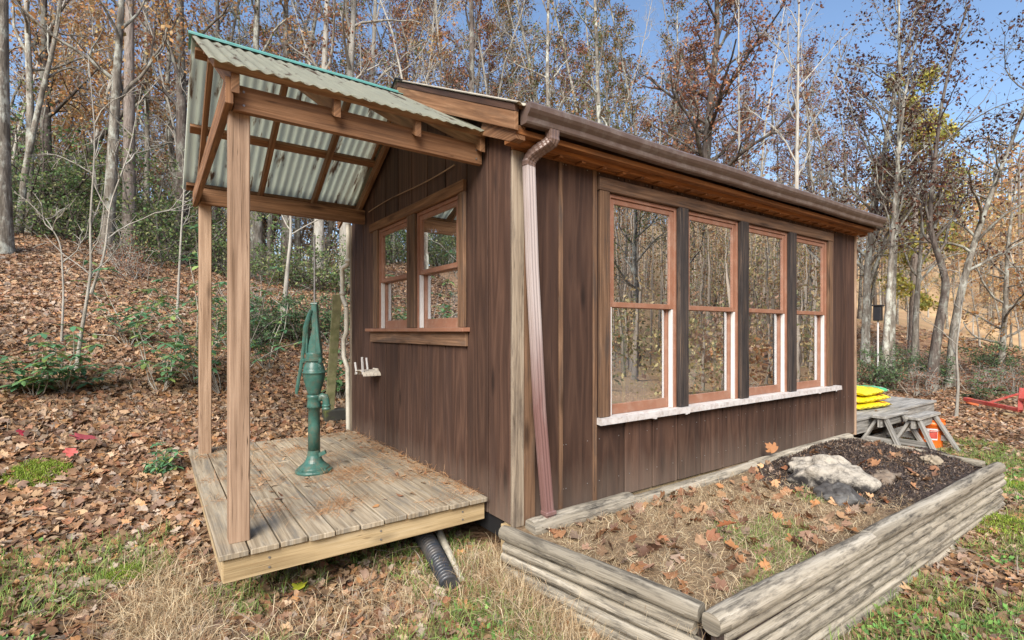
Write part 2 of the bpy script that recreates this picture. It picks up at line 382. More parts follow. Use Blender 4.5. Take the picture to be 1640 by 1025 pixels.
# ------------------------------------------------------------------ the cabin
cabin = tag(empty('garden_cabin', (2.55, 1.575, -0.03)), 'dark brown board sided cabin with a plank porch and a row of four windows', 'cabin')
YC, YD, XL = 1.575, 3.15, 5.08
def zroof(y): return 3.385 - .475 * abs(y - YC)
WIN = [(1.26 - .395, 1.26 + .395), (2.165 - .39, 2.165 + .39), (3.07 - .385, 3.07 + .385), (3.96 - .375, 3.96 + .375)]
ZS, ZH = .56, 2.20
GW = [(1.56, 2.28), (.645, 1.39)]
GS, GH = 1.21, 2.20

def siding(mb, seams, ops, base, top, pt, thick):
    """vertical boards; seams = positions along the wall, ops = (a,b,z0,z1) openings; pt(a,z) = 3D point; thick = push vector"""
    for a, b in zip(seams[:-1], seams[1:]):
        tint = random.random(); g = .0075
        cuts = sorted({a + g, b - g} | {q for o in ops for q in (o[0], o[1]) if a + g < q < b - g} | ({YC} if top is not None and a < YC < b and pt(0, 0)[0] == pt(1, 0)[0] else set()))
        for c0, c1 in zip(cuts[:-1], cuts[1:]):
            m = (c0 + c1) / 2; seg = [(base, None)]
            for o in ops:
                if o[0] - 1e-6 < m < o[1] + 1e-6: seg = [(base, o[2]), (o[3], None)]
            for z0, z1 in seg:
                P = [pt(c0, z0), pt(c1, z0)]
                P += [pt(c1, top(c1)), pt(c0, top(c0))] if z1 is None else [pt(c1, z1), pt(c0, z1)]
                mb.prism(P, thick, 2, tint)
zt = lambda y: zroof(y) - .06
# long wall
mb = MB(); s = [0.185, .41, .728] + [.728 + .3175 * i for i in range(1, 14)]; s = [q for q in s if q < XL - .1] + [XL]
opsL = [(a, b, ZS, ZH) for a, b in WIN]
siding(mb, s, opsL, -.03, lambda a: 2.42, lambda a, z: (a, 0, z), (0, .02, 0))
wl = obj('wall', mb, M['siding'], cabin, bevel=.003)
mb = MB()
for q in s[1:-1]:
    ok = not any(a - .02 < q < b + .02 for a, b in WIN)
    for z0, z1 in ([(-.03, 2.41)] if ok else [(-.03, ZS - .01), (ZH + .01, 2.41)]): mb.box(q - .016, q + .016, .0125, .0215, z0, z1, 2)
obj('joint_shade_strip', mb, M['groove'], wl)  # near-black strips stand in for the shade inside the board joints
mb = MB()                                            # nail heads
for q in s[:-1]:
    for z in (.12, .42, 2.33):
        for d in (.05, .25):
            if q + d < XL: mb.tube([(q + d, -.0005, z), (q + d, -.003, z)], .004, 6)
obj('nail_heads', mb, M['steel'], wl)
mb = MB()                                            # narrow battens where two sheets meet, stud face inside
for q in (.41, .728): mb.box(q - .017, q + .017, -.012, .001, -.02, 2.36, 2)
obj('batten', mb, M['trim'], cabin, bevel=.002)
mb = MB(); lx = [.0] + [q for a, b in WIN for q in (a, b)] + [XL]
for i in range(0, len(lx), 2): mb.box(lx[i] + .01, lx[i + 1] - .01 if i + 1 < len(lx) else XL, .022, .06, -.03, 2.40, 2)
for a, b in WIN: mb.box(a - .012, b + .012, .022, .06, -.03, ZS, 2); mb.box(a - .012, b + .012, .022, .06, ZH, 2.40, 2)
obj('inner_wall', mb, M['dark'], cabin)
# gable wall
mb = MB(); s = [0.0, .266, .551, .878, 1.196, 1.505, 1.808, 2.114, 2.435, 2.759, 3.005, YD]
opsG = [(a, b, GS, GH) for a, b in GW]
siding(mb, s, opsG, -.03, zt, lambda a, z: (0, a, z), (.02, 0, 0))
wg = obj('wall', mb, M['siding'], cabin, bevel=.003)
mb = MB()
for q in s[1:-1]:
    ok = not any(a - .02 < q < b + .02 for a, b in GW)
    for z0, z1 in ([(-.03, zt(q) - .02)] if ok else [(-.03, GS - .01), (GH + .01, zt(q) - .02)]): mb.box(.0125, .0215, q - .016, q + .016, z0, z1, 2)
obj('joint_shade_strip', mb, M['groove'], wg)  # gable joints get the same painted shade
mb = MB()
ys = [0, GW[1][0], GW[1][1], GW[0][0], GW[0][1], YD]
for i in (0, 2, 4): mb.box(.022, .06, ys[i] + .02, ys[i + 1], -.03, 2.38, 2)
for a, b in GW: mb.box(.022, .06, a - .012, b + .012, -.03, GS, 2); mb.box(.022, .06, a - .012, b + .012, GH, 2.38, 2)
mb.prism([(.022, .05, 2.38), (.022, YD - .05, 2.38), (.022, YC, zt(YC) - .05)], (.038, 0, 0))
obj('inner_wall', mb, M['dark'], cabin)
# far walls, floor, ceiling
mb = MB(); siding(mb, [i * .3175 for i in range(10)] + [YD], [], -.03, zt, lambda a, z: (XL, a, z), (-.03, 0, 0)); obj('wall', mb, M['siding'], cabin)
mb = MB(); siding(mb, [.02 + i * .3175 for i in range(16)] + [XL - .04], [(2.0, 3.2, 1.1, 2.1)], -.03, lambda a: 2.40, lambda a, z: (a, YD - .03, z), (0, .03, 0)); obj('wall', mb, M['siding'], cabin)
mb = MB(); mb.box(.03, XL - .04, .07, YD - .04, -.12, -.02, 0); obj('floor', mb, M['floor'], cabin)
mb = MB()
for i in range(8):
    x = .35 + i * .62; mb.box(x, x + .04, .07, YD - .04, 2.33, 2.40, 1)
for x in np.arange(.5, 5, .6): mb.box(x, x + .04, YD - .13, YD - .035, 0, 2.33, 2)
obj('ceiling_joist', mb, M['weath'], cabin)
mb = MB(); mb.box(.02, .06, .12, YD - .02, -.16, -.035, 1); obj('foundation_sill', mb, M['black'], cabin)  # black colour stands for the shaded gap under the gable wall
mb = MB(); mb.box(.0, XL, .03, .07, -.16, -.035, 0); obj('foundation_sill', mb, M['rim'], cabin)
mb = MB(); mb.box(-.01, .08, .0, .10, -.45, -.048, 2, .5); obj('corner_block', mb, M['rim'], cabin, bevel=.004)

# corner boards
mb = MB(); mb.box(-.002, .088, -.024, .0, -.045, 2.335, 2, .7); obj('corner_board', mb, M['weath'], cabin, bevel=.003, label='pale weathered corner board')
mb = MB(); mb.box(.092, .182, -.020, .0, -.045, 2.335, 2, .5); obj('corner_board', mb, M['trim'], cabin, bevel=.003)
mb = MB(); mb.box(XL, XL + .03, -.012, .07, -.06, 2.36, 2); obj('corner_board', mb, M['post'], cabin, bevel=.003)
mb = MB(); mb.box(-.012, .05, YD + .001, YD + .03, -.03, 2.40, 2); obj('corner_board', mb, M['weath'], cabin, bevel=.003)

# windows of the long wall, 1 unit = frame > sashes, panes, jamb liner
def window(a0, a1, z0, z1, zm, P, n_in, flip):
    """P(a, d, z): a along the wall, d = depth inwards"""
    def bx(mb, a, b, d0, d1, c0, c1, ax, tint=None):
        p, q = P(a, d0, c0), P(b, d1, c1)
        mb.box(min(p[0], q[0]), max(p[0], q[0]), min(p[1], q[1]), max(p[1], q[1]), c0, c1, ax, tint)
    A = 0 if P(1, 0, 0)[0] != P(0, 0, 0)[0] else 1
    f = MB(); fw = .028
    bx(f, a0, a0 + fw, -.004, .075, z0, z1, 2); bx(f, a1 - fw, a1, -.004, .075, z0, z1, 2); bx(f, a0 + fw, a1 - fw, -.004, .075, z1 - fw, z1, A)
    win = obj('window', f, M['sash'], cabin, bevel=.002)
    def sash(zb, zt_, d, rb, name='sash', mat=None):
        m = MB(); w_ = .042; l, r = a0 + fw + .001, a1 - fw - .001
        bx(m, l, l + w_, d, d + .03, zb, zt_, 2); bx(m, r - w_, r, d, d + .03, zb, zt_, 2)
        bx(m, l + w_, r - w_, d + .001, d + .029, zt_ - w_ * .9, zt_, A); bx(m, l + w_, r - w_, d + .001, d + .029, zb, zb + rb, A)
        s_ = obj(name, m, M['sash'], win, bevel=.002)
        g = MB(); bx(g, l + w_ - .004, r - w_ + .004, d + .013, d + .017, zb + rb - .004, zt_ - w_ * .9 + .004, 2)
        obj('pane', g, M['glass'], win)
    sash(zm - .018, z1 - fw - .001, .006, .038)
    sash(z0 + .012, zm + .016, .041, .075)
    for l_ in (a0 + fw + .001, a1 - fw - .022):       # white liners below the upper sash
        j = MB(); bx(j, l_, l_ + .021, .006, .039, z0 + .012, zm - .02, 2); obj('jamb_liner', j, M['white'], win, bevel=.002)
    st_ = MB(); bx(st_, a0 + fw, a1 - fw, -.002, .078, z0 - .004, z0 + .011, A); obj('stool', st_, M['sill'], win)
for a, b in WIN: window(a, b, ZS, ZH, 1.39, lambda a, d, z: (a, d, z), 1, False)
for a, b in GW: window(a, b, GS, GH, 1.69, lambda a, d, z: (d, a, z), 1, True)
# trim around the row of four
mb = MB(); mb.box(.755, 4.45, -.030, -.001, 2.205, 2.300, 0); obj('head_board', mb, M['trim'], cabin, bevel=.003)
mb = MB(); mb.box(.765, .862, -.027, -.001, .575, 2.204, 2); obj('window_casing', mb, M['trim'], cabin, bevel=.003)
mb = MB(); mb.box(4.338, 4.44, -.027, -.001, .575, 2.204, 2); obj('window_casing', mb, M['trim'], cabin, bevel=.003)
for i in range(3):
    mb = MB(); mb.box(WIN[i][1] + .004, WIN[i + 1][0] - .004, -.040, -.001, .575, 2.204, 2); obj('mullion_board', mb, M['mull'], cabin, bevel=.003)
# peeling sill with a ragged lip of loose paint
mb = MB(); xs = np.linspace(.742, 4.57, 150)
for i in range(149):
    d = .008 * nz(xs[i], 0, 14); r = max(0, float(nz(xs[i], 3, 31, 1)) - .4) * .03 * (1 if math.sin(xs[i] * 5) > -.2 else 0)
    mb.prism([(xs[i], -.064 - .006 * d, .572), (xs[i], -.064 - .004, .528 - r), (xs[i], -.052, .524 - r * .2), (xs[i], -.001, .530), (xs[i], -.001, .573)][::-1], (xs[i + 1] - xs[i], 0, 0), 0, .5)
obj('sill', mb, M['sill'], cabin, label='white sill with peeling paint')
# gable window trim
mb = MB(); mb.box(-.030, -.001, .552, 2.495, 2.203, 2.287, 1); obj('head_board', mb, M['cedar'], cabin, bevel=.003)
for a, b in ((.552, .642), (1.393, 1.557), (2.283, 2.40)):
    mb = MB(); mb.box(-.026, -.001, a, b, 1.222, 2.202, 2); obj('window_casing', mb, M['trim'], cabin, bevel=.003)
mb = MB(); mb.box(-.062, -.001, .50, 2.53, 1.190, 1.220, 1); obj('sill', mb, M['sash'], cabin, bevel=.003)
mb = MB(); mb.box(-.024, -.001, .53, 2.48, 1.085, 1.189, 1); obj('apron_board', mb, M['trim'], cabin, bevel=.003)
mb = MB(); ps = [(-.012, 2.56 - i * .0925, 2.435 + .012 * math.sin(i * .3)) for i in range(21)]; mb.tube(ps, .005, 6); obj('cable', mb, M['post'], cabin, smooth=True)

# main roof
def corrugated(mb, x0, x1, ya, za, yb, zb, per, amp, th=.004, n=10, rag=0.0):
    ns = int((x1 - x0) / per * n); d = Vector((0, yb - ya, zb - za)); nn = Vector((1, 0, 0)).cross(d).normalized()
    if nn.z < 0: nn = -nn
    V, Fc = [], []
    rows = 8
    for i in range(ns + 1):
        x = x0 + (x1 - x0) * i / ns; h = amp * math.sin((x - x0) / per * 2 * math.pi)
        for r in range(rows):
            t_ = r / (rows - 1); e = rag * math.sin(x * 9) if r == 0 else 0
            p = Vector((x, ya, za)) + d * t_ + nn * h + d.normalized() * e
            V.append(p); V.append(p - nn * th)
    R2 = rows * 2
    for i in range(ns):
        for r in range(rows - 1):
            a = i * R2 + r * 2; b = a + R2
            Fc.append((a, b, b + 2, a + 2)); Fc.append((a + 1, a + 3, b + 3, b + 1))
        a = i * R2; b = a + R2; Fc.append((a, a + 1, b + 1, b)); a += R2 - 2; b += R2 - 2; Fc.append((a, b, b + 1, a + 1))
    mb.add(V, Fc)
for sgn in (-1, 1):
    mb = MB(); ye = YC + sgn * 1.80
    corrugated(mb, -.115, XL + .13, ye, zroof(ye), YC + sgn * .004, zroof(YC), .067, .008)
    obj('roof', mb, M['corrtop'], cabin, smooth=True)
    mb = MB(); y0, y1 = ye - sgn * .04, YC; z0_, z1_ = zroof(y0) - .014, zroof(YC) - .014
    mb.prism([(-.068, y0, z0_), (-.068, y1, z1_), (-.068, y1, z1_ - .02), (-.068, y0, z0_ - .02)], (XL + .17, 0, 0), 0)
    obj('roof_deck', mb, M['cedar'], cabin)
    for xx in (-.10, XL + .10):
        mb = MB()
        mb.prism([(xx - .004, y0, zroof(y0) - .012), (xx - .004, YC, zroof(YC) - .012), (xx - .004, YC, zroof(YC) - .054), (xx - .004, y0, zroof(y0) - .054)], (.034, 0, 0), (0, -sgn, .475))
        obj('barge_trim', mb, M['siding'], cabin, bevel=.002)
        mb = MB()
        mb.prism([(xx, y0, zroof(y0) - .055), (xx, YC, zroof(YC) - .055), (xx, YC, zroof(YC) - .20), (xx, y0, zroof(y0) - .165)], (.026, 0, 0), (0, -sgn, .475))
        obj('barge_board', mb, M['trim' if xx > 0 else 'cedar'], cabin, bevel=.002)
mb = MB(); mb.prism([(-.125, YC - .13, zroof(YC) - .045), (-.125, YC, zroof(YC) + .022), (-.125, YC + .13, zroof(YC) - .045), (-.125, YC + .13, zroof(YC) - .052), (-.125, YC, zroof(YC) + .012), (-.125, YC - .13, zroof(YC) - .052)], (XL + .27, 0, 0), 0)
obj('ridge_cap', mb, M['black'], cabin)
mb = MB()                                             # soffit, frieze and the return at the corner
mb.box(-.07, XL + .1, -.100, -.031, 2.345, 2.385, 0); mb.box(-.07, XL + .1, -.165, -.101, 2.375, 2.410, 0)
mb.box(.0, XL, -.030, -.001, 2.338, 2.420, 0)
for i in range(26):
    x = .12 + i * .2; mb.box(x, x + .035, -.098, -.033, 2.330, 2.344, 1)
obj('soffit', mb, M['soffit'], cabin, bevel=.002)
mb = MB(); mb.prism([(-.074, .26, 2.50), (-.074, -.10, 2.345), (-.074, -.16, 2.345), (-.074, -.16, 2.43), (-.074, .20, 2.60)], (.070, 0, 0), 1)
obj('soffit_return', mb, M['cedar'], cabin, bevel=.002)
# K gutter
prof = [(-.168, 2.535), (-.168, 2.432), (-.175, 2.425), (-.225, 2.425), (-.232, 2.435), (-.236, 2.462), (-.256, 2.482), (-.268, 2.500), (-.270, 2.528), (-.262, 2.538), (-.256, 2.534)]
mb = MB(); x0, x1 = -.045, 5.26; N_ = len(prof); sg = 12
V = []
for i in range(sg + 1):
    x = x0 + (x1 - x0) * i / sg; dz = .004 * math.sin(i * 1.7)
    for (y, z) in prof: V.append((x, y, z + dz))
    for (y, z) in prof: V.append((x, y + .003, z + dz + .003))
Fc = []
for i in range(sg):
    for j in range(N_ - 1):
        a = i * 2 * N_ + j; b = a + 2 * N_
        Fc.append((a, b, b + 1, a + 1)); Fc.append((a + N_, a + N_ + 1, b + N_ + 1, b + N_))
mb.add(V, Fc); gut = obj('gutter', mb, M['gutter'], cabin)
for xx in (x0 - .002, x1 - .001):
    mb = MB(); mb.prism([(xx, y, z) for y, z in prof[:10]], (.003, 0, 0)); obj('end_cap', mb, M['gutter'], gut)
# downspout
def ribbed(mb, path, w_, d_, crimp=0.0, n=1):
    P = [Vector(p) for p in path]; out = []
    cs = []
    for k_ in range(7): cs.append((-w_ / 2 + w_ * k_ / 6, -d_ / 2 - (.003 if k_ % 2 else 0)))
    for k_ in range(5): cs.append((w_ / 2 + (.002 if k_ % 2 else 0), -d_ / 2 + d_ * (k_ + .5) / 5))
    for k_ in range(7): cs.append((w_ / 2 - w_ * k_ / 6, d_ / 2))
    for k_ in range(5): cs.append((-w_ / 2 - (.002 if k_ % 2 else 0), d_ / 2 - d_ * (k_ + .5) / 5))
    V, Fc = [], []; m = len(cs)
    for i, p in enumerate(P):
        d = (P[min(i + 1, len(P) - 1)] - P[max(i - 1, 0)]).normalized()
        ax = Vector((1, 0, 0)); ax = (ax - d * ax.dot(d)).normalized(); ay = d.cross(ax).normalized() * -1
        if ay.y < 0: ay = -ay
        s_ = 1 - crimp * (i % 2)
        for (a, b) in cs: V.append(p + ax * a * s_ + ay * b * s_)
    for i in range(len(P) - 1):
        for j in range(m): Fc.append((i * m + j, i * m + (j + 1) % m, (i + 1) * m + (j + 1) % m, (i + 1) * m + j))
    Fc.append(tuple(range(m))); Fc.append(tuple(reversed([(len(P) - 1) * m + j for j in range(m)])))
    mb.add(V, Fc)
mb = MB(); ribbed(mb, [(.085, -.075, 2.27), (.11, -.08, 1.6), (.16, -.09, .7), (.222, -.12, -.14)], .066, .048)
dsp = obj('downspout', mb, M['spout'], cabin)
mb = MB()
pts = [(.170, -.205, 2.43), (.170, -.205, 2.39)]
for i in range(18):
    a = i / 17; e_ = a * a * (3 - 2 * a); pts.append((.170 - .085 * e_, -.205 + .13 * e_, 2.375 - .135 * (a * .6 + .4 * (a ** 3 * 1.0) + .0) - .0))
pts += [(.084, -.075, 2.23)]
ribbed(mb, pts, .072, .054, .08); obj('elbow', mb, M['elbow'], dsp)
mb = MB(); mb.box(.170, .252, -.152, -.085, .03, .055, 0, .3); obj('strap', mb, M['spout'], dsp, bevel=.004)

# ---- porch: deck, posts, beams, roof
DX0, DX1, DY0, DY1 = -1.585, -.022, .235, 2.98
mb = MB(); nb_ = 11; bw = (DX1 - DX0) / nb_
for i in range(nb_):
    x = DX0 + i * bw; e = random.uniform(-.008, .008)
    js = [DY0 + e] + ([random.choice([1.05, 1.75, 2.0])] if i % 3 else []) + [DY1]
    for a, b in zip(js[:-1], js[1:]):
        dz = random.uniform(-.002, .002); mb.box(x + .004, x + bw - .004, a + .001, b - .003, .060 + dz, .090 + dz, 1)
deck = obj('deck', mb, M['deckw'], cabin, bevel=.004)
mb = MB(); mb.box(-1.56, -.03, .262, .298, -.062, .058, 0, .6); obj('rim_board', mb, M['rim'], deck, bevel=.003)
mb = MB(); mb.box(-1.562, -1.526, .30, 2.95, -.062, .058, 1); obj('rim_board', mb, M['rim'], deck, bevel=.003)
mb = MB()
for x in (-1.15, -.75, -.35): mb.box(x, x + .038, .30, 2.95, -.08, .058, 1)
obj('joist', mb, M['greyw'], deck)
mb = MB(); mb.box(-1.522, -1.424, .365, .463, .089, 2.46, 2); obj('porch_post', mb, M['post'], cabin, bevel=.005)
mb = MB(); mb.box(-1.510, -1.412, 2.705, 2.803, -.06, 2.47, 2); obj('porch_post', mb, M['post'], cabin, bevel=.005)
mb = MB(); mb.box(-1.506, -.012, .322, .362, 2.328, 2.462, 0); obj('beam', mb, M['cedar'], cabin, bevel=.003)
mb = MB(); mb.box(-1.50, -.012, 2.660, 2.700, 2.325, 2.470, 0); obj('beam', mb, M['cedar'], cabin, bevel=.003)
mb = MB(); mb.box(-1.55, -1.512, .27, 2.86, 2.335, 2.47, 1); obj('tie_beam', mb, M['cedar'], cabin, bevel=.003)
for nm, pts_ in (('bolt_head', [(-1.46, .3205, 2.43), (-1.46, .3205, 2.36), (-.06, .3205, 2.42), (-.06, .3205, 2.36), (-1.35, .2605, .02), (-1.35, .2605, -.03), (-.75, .2605, .02), (-.75, .2605, -.03), (-.2, .2605, .02), (-.2, .2605, -.03)]),):
    mb = MB()
    for p in pts_: mb.tube([p, (p[0], p[1] - .003, p[2])], .006, 8)
    obj('screw_heads', mb, M['steel'], deck)
def zp(y): return 3.268 - .553 * abs(y - YC)
pr = None
for sgn in (-1, 1):
    mb = MB(); ye = YC + sgn * 1.375
    corrugated(mb, -1.625, -.026, ye, zp(ye), YC + sgn * .004, zp(YC), 0.067, .0058, rag=.003)
    r_ = obj('porch_roof', mb, M['corr'], cabin, smooth=True)
    if pr is None: pr = r_
    for x in (-1.505, -1.0, -.51, -.045):
        mb = MB(); ye2 = YC + sgn * 1.315
        mb.prism([(x - .019, ye2, zp(ye2) - .052), (x - .019, YC + sgn * .02, zp(YC) - .062), (x - .019, YC + sgn * .02, zp(YC) - .152), (x - .019, ye2, zp(ye2) - .150)], (.038, 0, 0), (0, -sgn, .553))
        obj('rafter', mb, M['cedar'], r_, bevel=.002)
    for d in (.085, .70, 1.30):
        yy = YC + sgn * d; c = Vector((0, yy, zp(yy) - .030)); sl = Vector((0, 1, -sgn * .553)).normalized()
        mb = MB(); mb.beam((-1.60, c.y, c.z), (-.03, c.y, c.z), .075, .036, up=(0, .553 * sgn, 1)); obj('purlin', mb, M['cedar'], r_, bevel=.002)
mb = MB()
for sgn in (-1, 1):
    mb.prism([(-1.64, YC, zp(YC) + .016), (-1.64, YC + sgn * .12, zp(YC) - .045), (-1.64, YC + sgn * .12, zp(YC) - .050), (-1.64, YC, zp(YC) + .010)], (1.62, 0, 0), 0)
mb.tube([(-1.645, YC, zp(YC) + .012), (-.03, YC, zp(YC) + .012)], .016, 10)
obj('ridge_cap', mb, M['ridge'], pr)

# ------------------------------------------------------------------ hand pump
px_, py_ = -.81, 1.541; PZ = .091
pump = tag(empty('hand_pump', (px_, py_, PZ)), 'dark green cast iron hand water pump standing on the porch deck', 'pump')
mb = MB(); c0 = (px_, py_, PZ)
mb.lathe([(.138, 0), (.140, .012), (.134, .022), (.118, .026), (.116, .040), (.100, .052), (.074, .075), (.060, .100), (.050, .130), (.0455, .17)], c0, 36)
for k in range(4):
    a = k * math.pi / 2 + .5; mb.lathe([(.012, .0), (.012, .034), (.006, .037)], (px_ + .118 * math.cos(a), py_ + .118 * math.sin(a), PZ), 6)
mb.beam((px_ + .03, py_ - .03, PZ + .13), (px_ + .075, py_ - .055, PZ + .155), .03, .03)
obj('base', mb, M['pumpm'], pump, smooth=False, bevel=.002)
mb = MB(); mb.lathe([(.0455, .16), (.0445, .36), (.0435, .50), (.052, .502), (.054, .515), (.050, .53), (.050, .575), (.054, .58), (.054, .598), (.046, .605)], c0, 32)
obj('column', mb, M['pumpm'], pump, smooth=True)
mb = MB(); mb.lathe([(.045, .60), (.050, .625), (.062, .665), (.074, .71), (.082, .755), (.083, .772), (.088, .774), (.088, .784), (.081, .787), (.079, .81), (.070, .84), (.058, .862), (.055, .868)], c0, 36)
obj('cylinder', mb, M['pumpm'], pump, smooth=True)
mb = MB(); mb.lathe([(.066, .866), (.070, .870), (.070, .892), (.064, .896), (.064, .925), (.058, .935)], c0, 32)
for k in range(3):
    a = k * 2.09 - 1.2; mb.lathe([(.012, .858), (.012, .884), (.007, .888)], (px_ + .076 * math.cos(a), py_ + .076 * math.sin(a), PZ), 6)
obj('cap', mb, M['pumpm'], pump, smooth=False)
rx, ry = RT[0], RT[1]                                 # pump handle swings in this direction
def pl_(a, z, b=0): return (px_ + rx * a - ry * b, py_ + ry * a + rx * b, PZ + z)
def plate(mb, pts, th):
    P = [Vector(pl_(a, z, -th / 2)) for a, z in pts]; v = Vector(pl_(0, 0, th / 2)) - Vector(pl_(0, 0, -th / 2)); mb.prism(P, v)
mb = MB()
plate(mb, [(-.055, .93), (.058, .93), (.044, 1.02), (.030, 1.20), (.022, 1.31), (-.020, 1.31), (-.020, 1.22), (-.012, 1.12), (-.036, 1.02)], .026)
plate(mb, [(.020, .93), (.062, .93), (.050, 1.02), (.034, 1.20), (.026, 1.315), (.016, 1.315), (.018, 1.2)], .05)
plate(mb, [(-.062, .93), (-.044, .93), (-.040, 1.14), (-.052, 1.14)], .05)
mb.tube([pl_(-.022, 1.317), pl_(.026, 1.317)], .014, 10)
obj('yoke', mb, M['pumpm'], pump, bevel=.004)
mb = MB()
hp = [(-.018, 1.27), (-.040, 1.20), (-.058, 1.13), (-.066, 1.06), (-.074, .98), (-.086, .88), (-.104, .77), (-.122, .67), (-.130, .61)]
mb.tube([pl_(a, z, -.02) for a, z in hp], [.012, .017, .020, .016, .014, .013, .013, .014, .010], 10, sq=.4)
plate(mb, [(-.030, 1.22), (-.062, 1.16), (-.078, 1.12), (-.070, 1.05), (-.058, 1.06), (-.050, 1.12)], .045)
obj('handle', mb, M['pumpm'], pump, smooth=False)
mb = MB(); mb.tube([pl_(.0, .545), pl_(.045, .575), pl_(.068, .592), pl_(.086, .586), pl_(.094, .56), pl_(.096, .515)], [.026, .028, .028, .028, .027, .028], 16)
mb.lathe([(.034, .488), (.034, .498), (.031, .50), (.031, .512), (.034, .514), (.034, .524), (.028, .528)], (px_ + rx * .096, py_ + ry * .096, PZ), 20)
obj('spout', mb, M['pumpm'], pump, smooth=True)
mb = MB(); mb.tube([pl_(.004, .93), pl_(.004, 1.36), pl_(.004, 1.86)], [.0085, .008, .007], 8); obj('rod', mb, M['steel'], pump, smooth=True)

# hose holder on the gable wall
hh = tag(empty('hose_holder', (0, 2.38, .79)), 'small beige hose holder with upright prongs fixed to the wall below the gable window', 'hose holder')
mb = MB(); N2 = 10
for j in range(5):
    x = -.005 - j * .036; P_ = []
    for i in range(N2): a = math.pi * i / (N2 - 1); P_.append((x, 2.36 + .13 * math.cos(a), .76 + .05 * math.sin(a)))
    Q = [(p[0], YC + (p[1] - YC), p[2] - .006) for p in P_]
    V = P_ + Q + [(x - .033, p[1], p[2]) for p in P_] + [(x - .033, p[1], p[2]) for p in Q]
    Fc = []
    for i in range(N2 - 1):
        Fc += [(i, i + 1, i + 1 + 2 * N2, i + 2 * N2), (i + N2, i + 3 * N2, i + 1 + 3 * N2, i + 1 + N2), (i, i + N2, i + 1 + N2, i + 1), (i + 2 * N2, i + 1 + 2 * N2, i + 1 + 3 * N2, i + 3 * N2)]
    mb.add(V, Fc)
obj('saddle', mb, M['beigep'], hh)
for (a, b, c, e) in ((-.17, 2.27, .80, .94), (-.17, 2.46, .79, .88), (-.04, 2.50, .80, .92)):
    mb = MB(); mb.beam((a, b, c - .03), (a - .01, b + (.02 if b > 2.4 else 0), e), .012, .022); obj('prong', mb, M['white'], hh, bevel=.003)
mb = MB(); mb.box(-.02, -.001, 2.30, 2.42, .76, .82, 1); obj('wall_plate', mb, M['beigep'], hh, bevel=.003)

# white pipe on the back corner
pv = tag(empty('drain_pipe', (.0, 3.25, 0)), 'old white plastic drain pipe with bends at the back corner of the cabin', 'pipe')
mb = MB(); mb.tube([(-.02, 3.22, 2.42), (-.02, 3.22, 1.98), (-.022, 3.225, 1.955), (-.045, 3.29, 1.935), (-.055, 3.32, 1.91), (-.055, 3.32, 1.60), (-.050, 3.31, 1.57), (-.03, 3.25, 1.47)], .026, 12); obj('pipe', mb, M['pvc'], pv, smooth=True)
mb = MB(); mb.tube([(-.03, 3.25, 1.47), (-.03, 3.25, 1.20), (-.032, 3.25, 1.17), (-.048, 3.29, 1.10), (-.048, 3.29, .90), (-.03, 3.24, .80), (-.025, 3.22, .77), (-.02, 3.21, .02)], .026, 12); obj('pipe', mb, M['pvc'], pv, smooth=True)
for q in ((-.02, 3.22, 2.0), (-.055, 3.32, 1.63)):
    mb = MB(); mb.lathe([(.031, -.02), (.033, 0), (.031, .02)], q, 14); obj('coupling', mb, M['pvc'], pv, smooth=True)
lb = tag(empty('leaning_board', (-.05, 3.5, 0)), 'mossy old board leaning upright behind the back corner of the cabin', 'board')
mb = MB(); mb.beam((-.16, 3.52, .0), (-.09, 3.40, 1.62), .03, .10, up=(1, 0, 0)); obj('board', mb, flat('mossy_wood', (.20, .19, .10), .9, var=.3, dirt=(.07, .10, .02), dirt_amt=.7), lb, bevel=.003)
mb = MB(); mb.box(-.24, .02, 3.40, 3.58, .0, .13, 0); mb.box(-.22, .03, 3.42, 3.58, .14, .27, 0)
sb = obj('stacked_block', mb, flat('moss_block', (.035, .035, .03), .9, var=.3, dirt=(.11, .14, .02), dirt_amt=.8), lb, bevel=.01)

# pipes under the deck
cp = tag(empty('corrugated_pipe', (-.5, .1, -.3)), 'black corrugated drainage pipe coming out from under the deck', 'pipe')
mb = MB(); pts, rad = [], []
for i in range(130):
    t_ = i / 129; pts.append((-.335 - .135 * t_ + .02 * math.sin(t_ * 3), .80 - .86 * t_, -.160 - .100 * t_ + .02 * math.sin(t_ * 3.1))); rad.append(.055 + .006 * math.sin(i * 1.57))
mb.tube(pts, rad, 18); obj('pipe', mb, flat('black_corrugated', (.030, .036, .045), .35, dirt=(.16, .13, .10), dirt_amt=.35), cp, smooth=True)
pp = tag(empty('plastic_pipe', (-.3, .1, -.3)), 'pale grey plastic pipe lying beside the black corrugated pipe under the deck', 'pipe')
mb = MB(); mb.tube([(-.18, .75, -.150), (-.38, -.03, -.262)], .026, 14); obj('pipe', mb, M['pvc'], pp, smooth=True)

